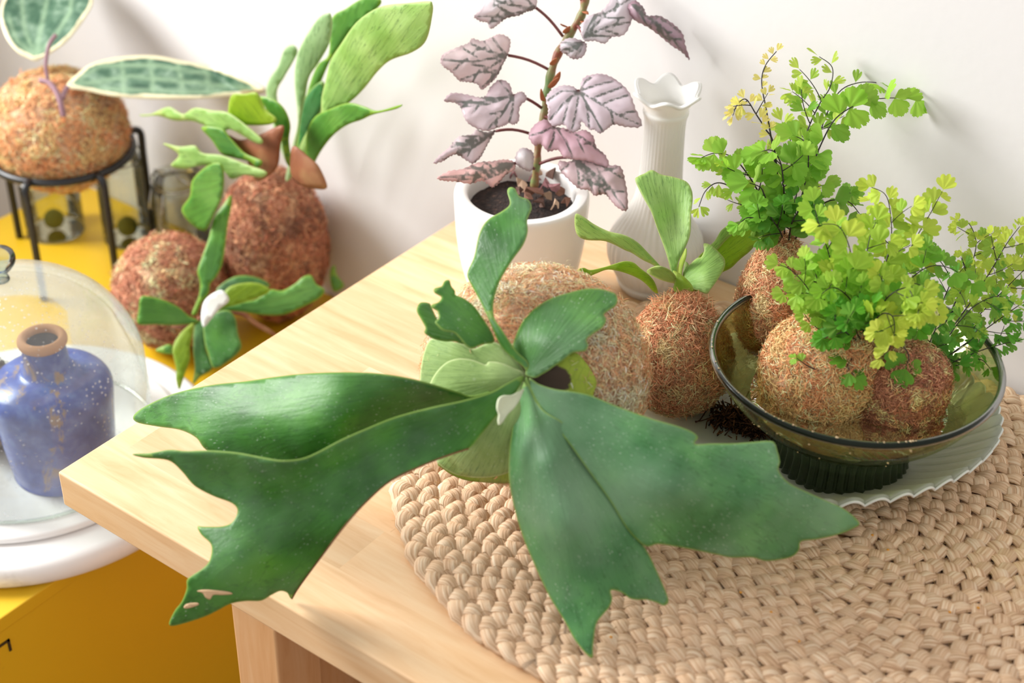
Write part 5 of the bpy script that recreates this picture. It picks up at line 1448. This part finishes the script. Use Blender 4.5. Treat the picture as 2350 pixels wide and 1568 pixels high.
# ---- jars with marimo balls
m_jar = glassmat('clear_jar_glass', '#eef2ea', 0.05, 0.03, 0.9)
m_wire = Mat('steel_wire').set(Base_Color=c('#c9c9c6'), Roughness=0.25, Metallic=1.0).m
m_mar = Mat('marimo_green').set(Base_Color=c('#3c5222'), Roughness=0.95).m
def jar(px, py, h, r_, lab, mpx):
    p = P(px, py, ZT); x0, y0 = p[0], p[1]
    z0 = T + ZT
    t = thing('swing_top_jar', lab, 'jar', (x0, y0, z0), 'swing-top jars along the wall')
    pr = [(0.0005, 0.001), (r_ * 0.9, 0.001), (r_, 0.006), (r_, h * 0.78), (r_ * 0.94, h * 0.86), (r_ * 0.80, h * 0.90), (r_ * 0.80, h * 0.95)]
    v, f = lathe([tuple(q) for q in catmull(pr, 4)], 48); link('jar_body', mesh('jar_body', [(a + x0, b + y0, z + z0) for a, b, z in v], f), m_jar, t)
    pr = [(r_ * 0.86, h * 0.955), (r_ * 0.92, h * 0.965), (r_ * 0.90, h * 0.985), (r_ * 0.6, h * 1.0), (0.0005, h * 1.01)]
    v, f = lathe([tuple(q) for q in catmull(pr, 4)], 48); link('lid', mesh('lid', [(a + x0, b + y0, z + z0) for a, b, z in v], f), m_jar, t)
    tv = [tube_vf([(x0 + r_ * 0.84 * math.cos(a), y0 + r_ * 0.84 * math.sin(a), z0 + h * 0.90) for a in np.linspace(0, 6.2832, 33)], 0.0012, 6, False)]
    for sgn in (-1, 1):
        tv.append(tube_vf([(x0 + sgn * r_ * 0.84, y0, z0 + h * 0.90), (x0 + sgn * r_ * 1.02, y0 - 0.004, z0 + h * 0.97), (x0 + sgn * r_ * 0.5, y0 - 0.01, z0 + h * 1.03), (x0, y0, z0 + h * 1.035)], 0.0011, 6))
    tv.append(tube_vf([(x0 - 0.01, y0 - r_, z0 + h * 0.90), (x0 - 0.011, y0 - r_ * 1.15, z0 + h * 0.70), (x0 + 0.011, y0 - r_ * 1.15, z0 + h * 0.70), (x0 + 0.01, y0 - r_, z0 + h * 0.90)], 0.0011, 6))
    v, f = join_vf(tv); link('wire_bail', mesh('wire_bail', v, f), m_wire, t)
    mp = Vector((x0, y0, z0 + 0.016))
    bm = bmesh.new(); bmesh.ops.create_icosphere(bm, subdivisions=4, radius=0.0125)
    for vv in bm.verts: vv.co = vv.co * (1 + 0.06 * noise.noise(vv.co * 400)) + mp
    o = link('marimo_ball', bm_mesh('marimo_ball', bm), m_mar)
    tag(o, lab.replace('glass swing-top jar', 'green moss ball inside the jar').replace('clear ', ''), 'moss ball', 'green balls in the jars')


jar(128, 528, 0.118, 0.036, 'clear glass swing-top jar behind the left leg of the black stand', 0)
jar(296, 545, 0.122, 0.030, 'clear glass swing-top jar behind the right leg of the black stand', 0)
jar(425, 585, 0.112, 0.032, 'clear glass swing-top jar between the black stand and the tall staghorn ball', 0)

# ---- tall background staghorn
GC = Vector((-0.258, 0.503, T - 0.124)); GD = dep_of(GC)
gs = thing('tall_staghorn_kokedama', 'tall moss block carrying an upright staghorn fern with brown shields by the wall', 'plant', (GC.x, GC.y, T + ZT))
mossball(GC, (0.0585, 0.0585, 0.091), UPV, 10000, BROWN, gs, 8, (0.006, 0.013), 0.0011, egg=-0.02)
GBs = (672, 380)
def LG(outl, m, d=0.0, rise=0.0, base=GBs, nm='frond', **k):
    O = np.array(outl, float)
    ctrl = []
    for x, y in ((O[:, 0].min(), O[:, 1].mean()), (O[:, 0].max(), O[:, 1].mean()), (O[:, 0].mean(), O[:, 1].min()), (O[:, 0].mean(), O[:, 1].max())):
        rr = math.hypot(x - base[0], y - base[1]) / 300
        yp = 0.508 + d + rise * rr
        dv = FW + (x - 1175) / FPX * RX - (y - 784) / FPX * UP
        ctrl.append((x, y, (yp - CAM[1]) / dv[1]))
    return leaf(nm, outl, ctrl, m, gs, base=base, res=11, thick=0.001, **k)


LG([(611, 205), (620, 178), (638, 152), (651, 116), (669, 103), (682, 118), (669, 147), (651, 178), (634, 219), (655, 300), (668, 370), (655, 370), (630, 300), (615, 240)], m_pale, 0.02, 0.0)
LG([(682, 345), (686, 290), (700, 223), (741, 187), (738, 250), (714, 290), (702, 345), (690, 375)], staghorn_mat('deep_frond', '#2a6a34', '#347a3c', '#3f8744', 0.2), 0.005, 0.0)
LG([(727, 152), (754, 125), (761, 44), (794, 20), (825, 0), (850, -8), (872, 0), (870, 14), (843, 36), (812, 62), (785, 100), (758, 138), (735, 190), (705, 260), (690, 340), (680, 340), (700, 230)], m_mid, 0.03, -0.02)
LG([(672, 330), (683, 277), (676, 192), (678, 147), (687, 112), (709, 71), (732, 40), (750, 30), (759, 36), (762, 60), (754, 103), (732, 143), (709, 178), (700, 223), (687, 286), (678, 345), (668, 405), (655, 410)], m_pale, -0.01, -0.02, cup=-0.004)
LG([(672, 400), (690, 330), (725, 270), (736, 262), (738, 223), (749, 178), (759, 138), (781, 103), (812, 58), (843, 31), (879, 14), (933, 8), (980, 4), (991, 10), (991, 36), (977, 94), (946, 120), (897, 138), (866, 165), (834, 205), (799, 237), (745, 265), (720, 320), (690, 400)], m_young, 0.0, -0.05, cup=-0.006)
LG([(690, 400), (700, 357), (705, 303), (723, 268), (758, 250), (799, 237), (834, 245), (866, 255), (919, 241), (910, 250), (857, 263), (830, 275), (799, 286), (767, 308), (741, 339), (723, 370), (705, 410)], m_mid, -0.02, -0.05)
LG([(522, 268), (530, 220), (560, 216), (589, 214), (607, 250), (633, 272), (625, 284), (598, 288), (553, 287), (522, 286)], m_yel, -0.07, 0.0)
LG([(593, 223), (625, 228), (651, 250), (665, 286), (662, 325), (668, 380), (655, 370), (645, 320), (630, 285), (610, 250)], m_mid, -0.05, 0.0)
LG([(320, 264), (345, 262), (363, 254), (388, 246), (419, 262), (446, 248), (486, 254), (522, 259), (560, 285), (600, 320), (590, 330), (531, 298), (508, 304), (473, 290), (441, 278), (401, 277), (363, 266), (330, 267)], m_young, -0.09, 0.02)
LG([(462, 292), (508, 296), (531, 321), (562, 353), (600, 370), (590, 385), (571, 371), (535, 362), (508, 353), (486, 322)], m_mid, -0.08, 0.0)
LG([(392, 380), (410, 355), (374, 330), (410, 337), (446, 335), (464, 352), (508, 357), (567, 379), (610, 395), (600, 408), (562, 402), (531, 411), (508, 388), (464, 380), (424, 388)], m_young, -0.09, 0.0)
LG([(508, 379), (513, 411), (508, 451), (491, 491), (475, 525), (462, 529), (437, 513), (417, 482), (436, 450), (441, 415), (468, 386), (490, 375)], m_mid, -0.10, 0.0)
LG([(517, 308), (553, 321), (598, 308), (649, 288), (643, 335), (638, 379), (620, 402), (593, 416), (575, 397), (566, 366), (544, 344)], m_brown, -0.068, 0.0, nm='shield_frond', cup=-0.008)
LG([(674, 335), (709, 361), (732, 384), (750, 430), (723, 434), (687, 424), (668, 400), (666, 366)], m_brown, -0.068, 0.0, nm='shield_frond', cup=-0.008)

# ---- small background staghorn ball
KC = Vector(P(391, 668, ZT + 0.067)); KD = dep_of(KC)
ks_ = thing('trailing_staghorn_kokedama', 'moss ball with a sprawling staghorn fern between the cloche and the table edge', 'plant', (KC.x, KC.y, T + ZT))
mossball(KC, (0.0605, 0.0605, 0.062), UPV, 9000, BROWN + TAN[:3], ks_, 10, (0.006, 0.012), 0.0010)
KB = (458, 735)
def LK(outl, m, d=-0.07, rise=-0.02, **k):
    O = np.array(outl, float); ctrl = []
    for x, y in ((O[:, 0].min(), O[:, 1].mean()), (O[:, 0].max(), O[:, 1].mean()), (O[:, 0].mean(), O[:, 1].min()), (O[:, 0].mean(), O[:, 1].max())):
        ctrl.append((x, y, KD + d + rise * math.hypot(x - KB[0], y - KB[1]) / 200))
    return leaf('frond', outl, ctrl, m, ks_, base=KB, res=11, thick=0.001, **k)


LK([(440, 720), (456, 680), (459, 648), (453, 623), (463, 591), (478, 550), (491, 502), (510, 473), (529, 448), (531, 470), (523, 512), (517, 559), (510, 604), (497, 633), (482, 652), (478, 674), (459, 700), (450, 722)], m_mid, -0.07, 0.0)
LK([(497, 664), (529, 639), (561, 632), (596, 639), (620, 655), (600, 668), (555, 665), (510, 685)], m_stag, -0.06, 0.02)
LK([(465, 725), (491, 706), (536, 696), (587, 687), (619, 665), (648, 667), (676, 652), (695, 636), (714, 632), (726, 652), (745, 665), (733, 684), (698, 703), (651, 722), (603, 723), (555, 716), (510, 715), (480, 735)], m_mid, -0.075, 0.0)
LK([(475, 715), (504, 687), (523, 661), (555, 650), (593, 650), (619, 664), (608, 677), (580, 687), (542, 700), (510, 708), (485, 725)], m_yel, -0.09, 0.0)
LK([(468, 740), (491, 719), (523, 712), (540, 731), (546, 766), (553, 800), (523, 830), (491, 845), (478, 814), (469, 782)], m_stag, -0.09, -0.02)
LK([(448, 742), (472, 745), (472, 800), (488, 843), (459, 865), (443, 880), (447, 846), (443, 798)], m_stag, -0.085, -0.02)
LK([(432, 748), (445, 745), (436, 795), (436, 824), (424, 858), (412, 894), (404, 872), (404, 846), (396, 801), (410, 770)], m_yel, -0.09, -0.02)
LK([(357, 805), (373, 795), (392, 791), (402, 811), (376, 812)], m_mid, -0.07, 0.0)
LK([(455, 735), (434, 725), (411, 706), (379, 690), (341, 680), (322, 683), (318, 712), (317, 744), (357, 745), (395, 747), (427, 745), (452, 742)], m_mid, -0.085, -0.02, label='short folded frond with a white end')
LK([(468, 751), (462, 735), (463, 712), (470, 690), (488, 674), (510, 667), (525, 690), (504, 709), (485, 731)], m_white, -0.10, -0.03, label='frond showing its felted underside, overexposure painted in as white')
LK([(759, 650), (758, 622), (768, 609), (773, 630), (790, 656), (768, 670)], m_mid, 0.03, 0.0)
LK([(510, 708), (540, 712), (565, 718), (590, 738), (622, 757), (640, 775), (615, 765), (585, 748), (560, 728), (530, 720)], m_brown, -0.06, 0.0, label='narrow dry brown frond')
v, f = tube_vf([PD(x, y, KD - 0.07) for x, y in ((395, 744), (425, 748), (455, 740), (462, 728))], 0.004, 8); link('crown_stub', mesh('crown_stub', v, f), m_brown, ks_)
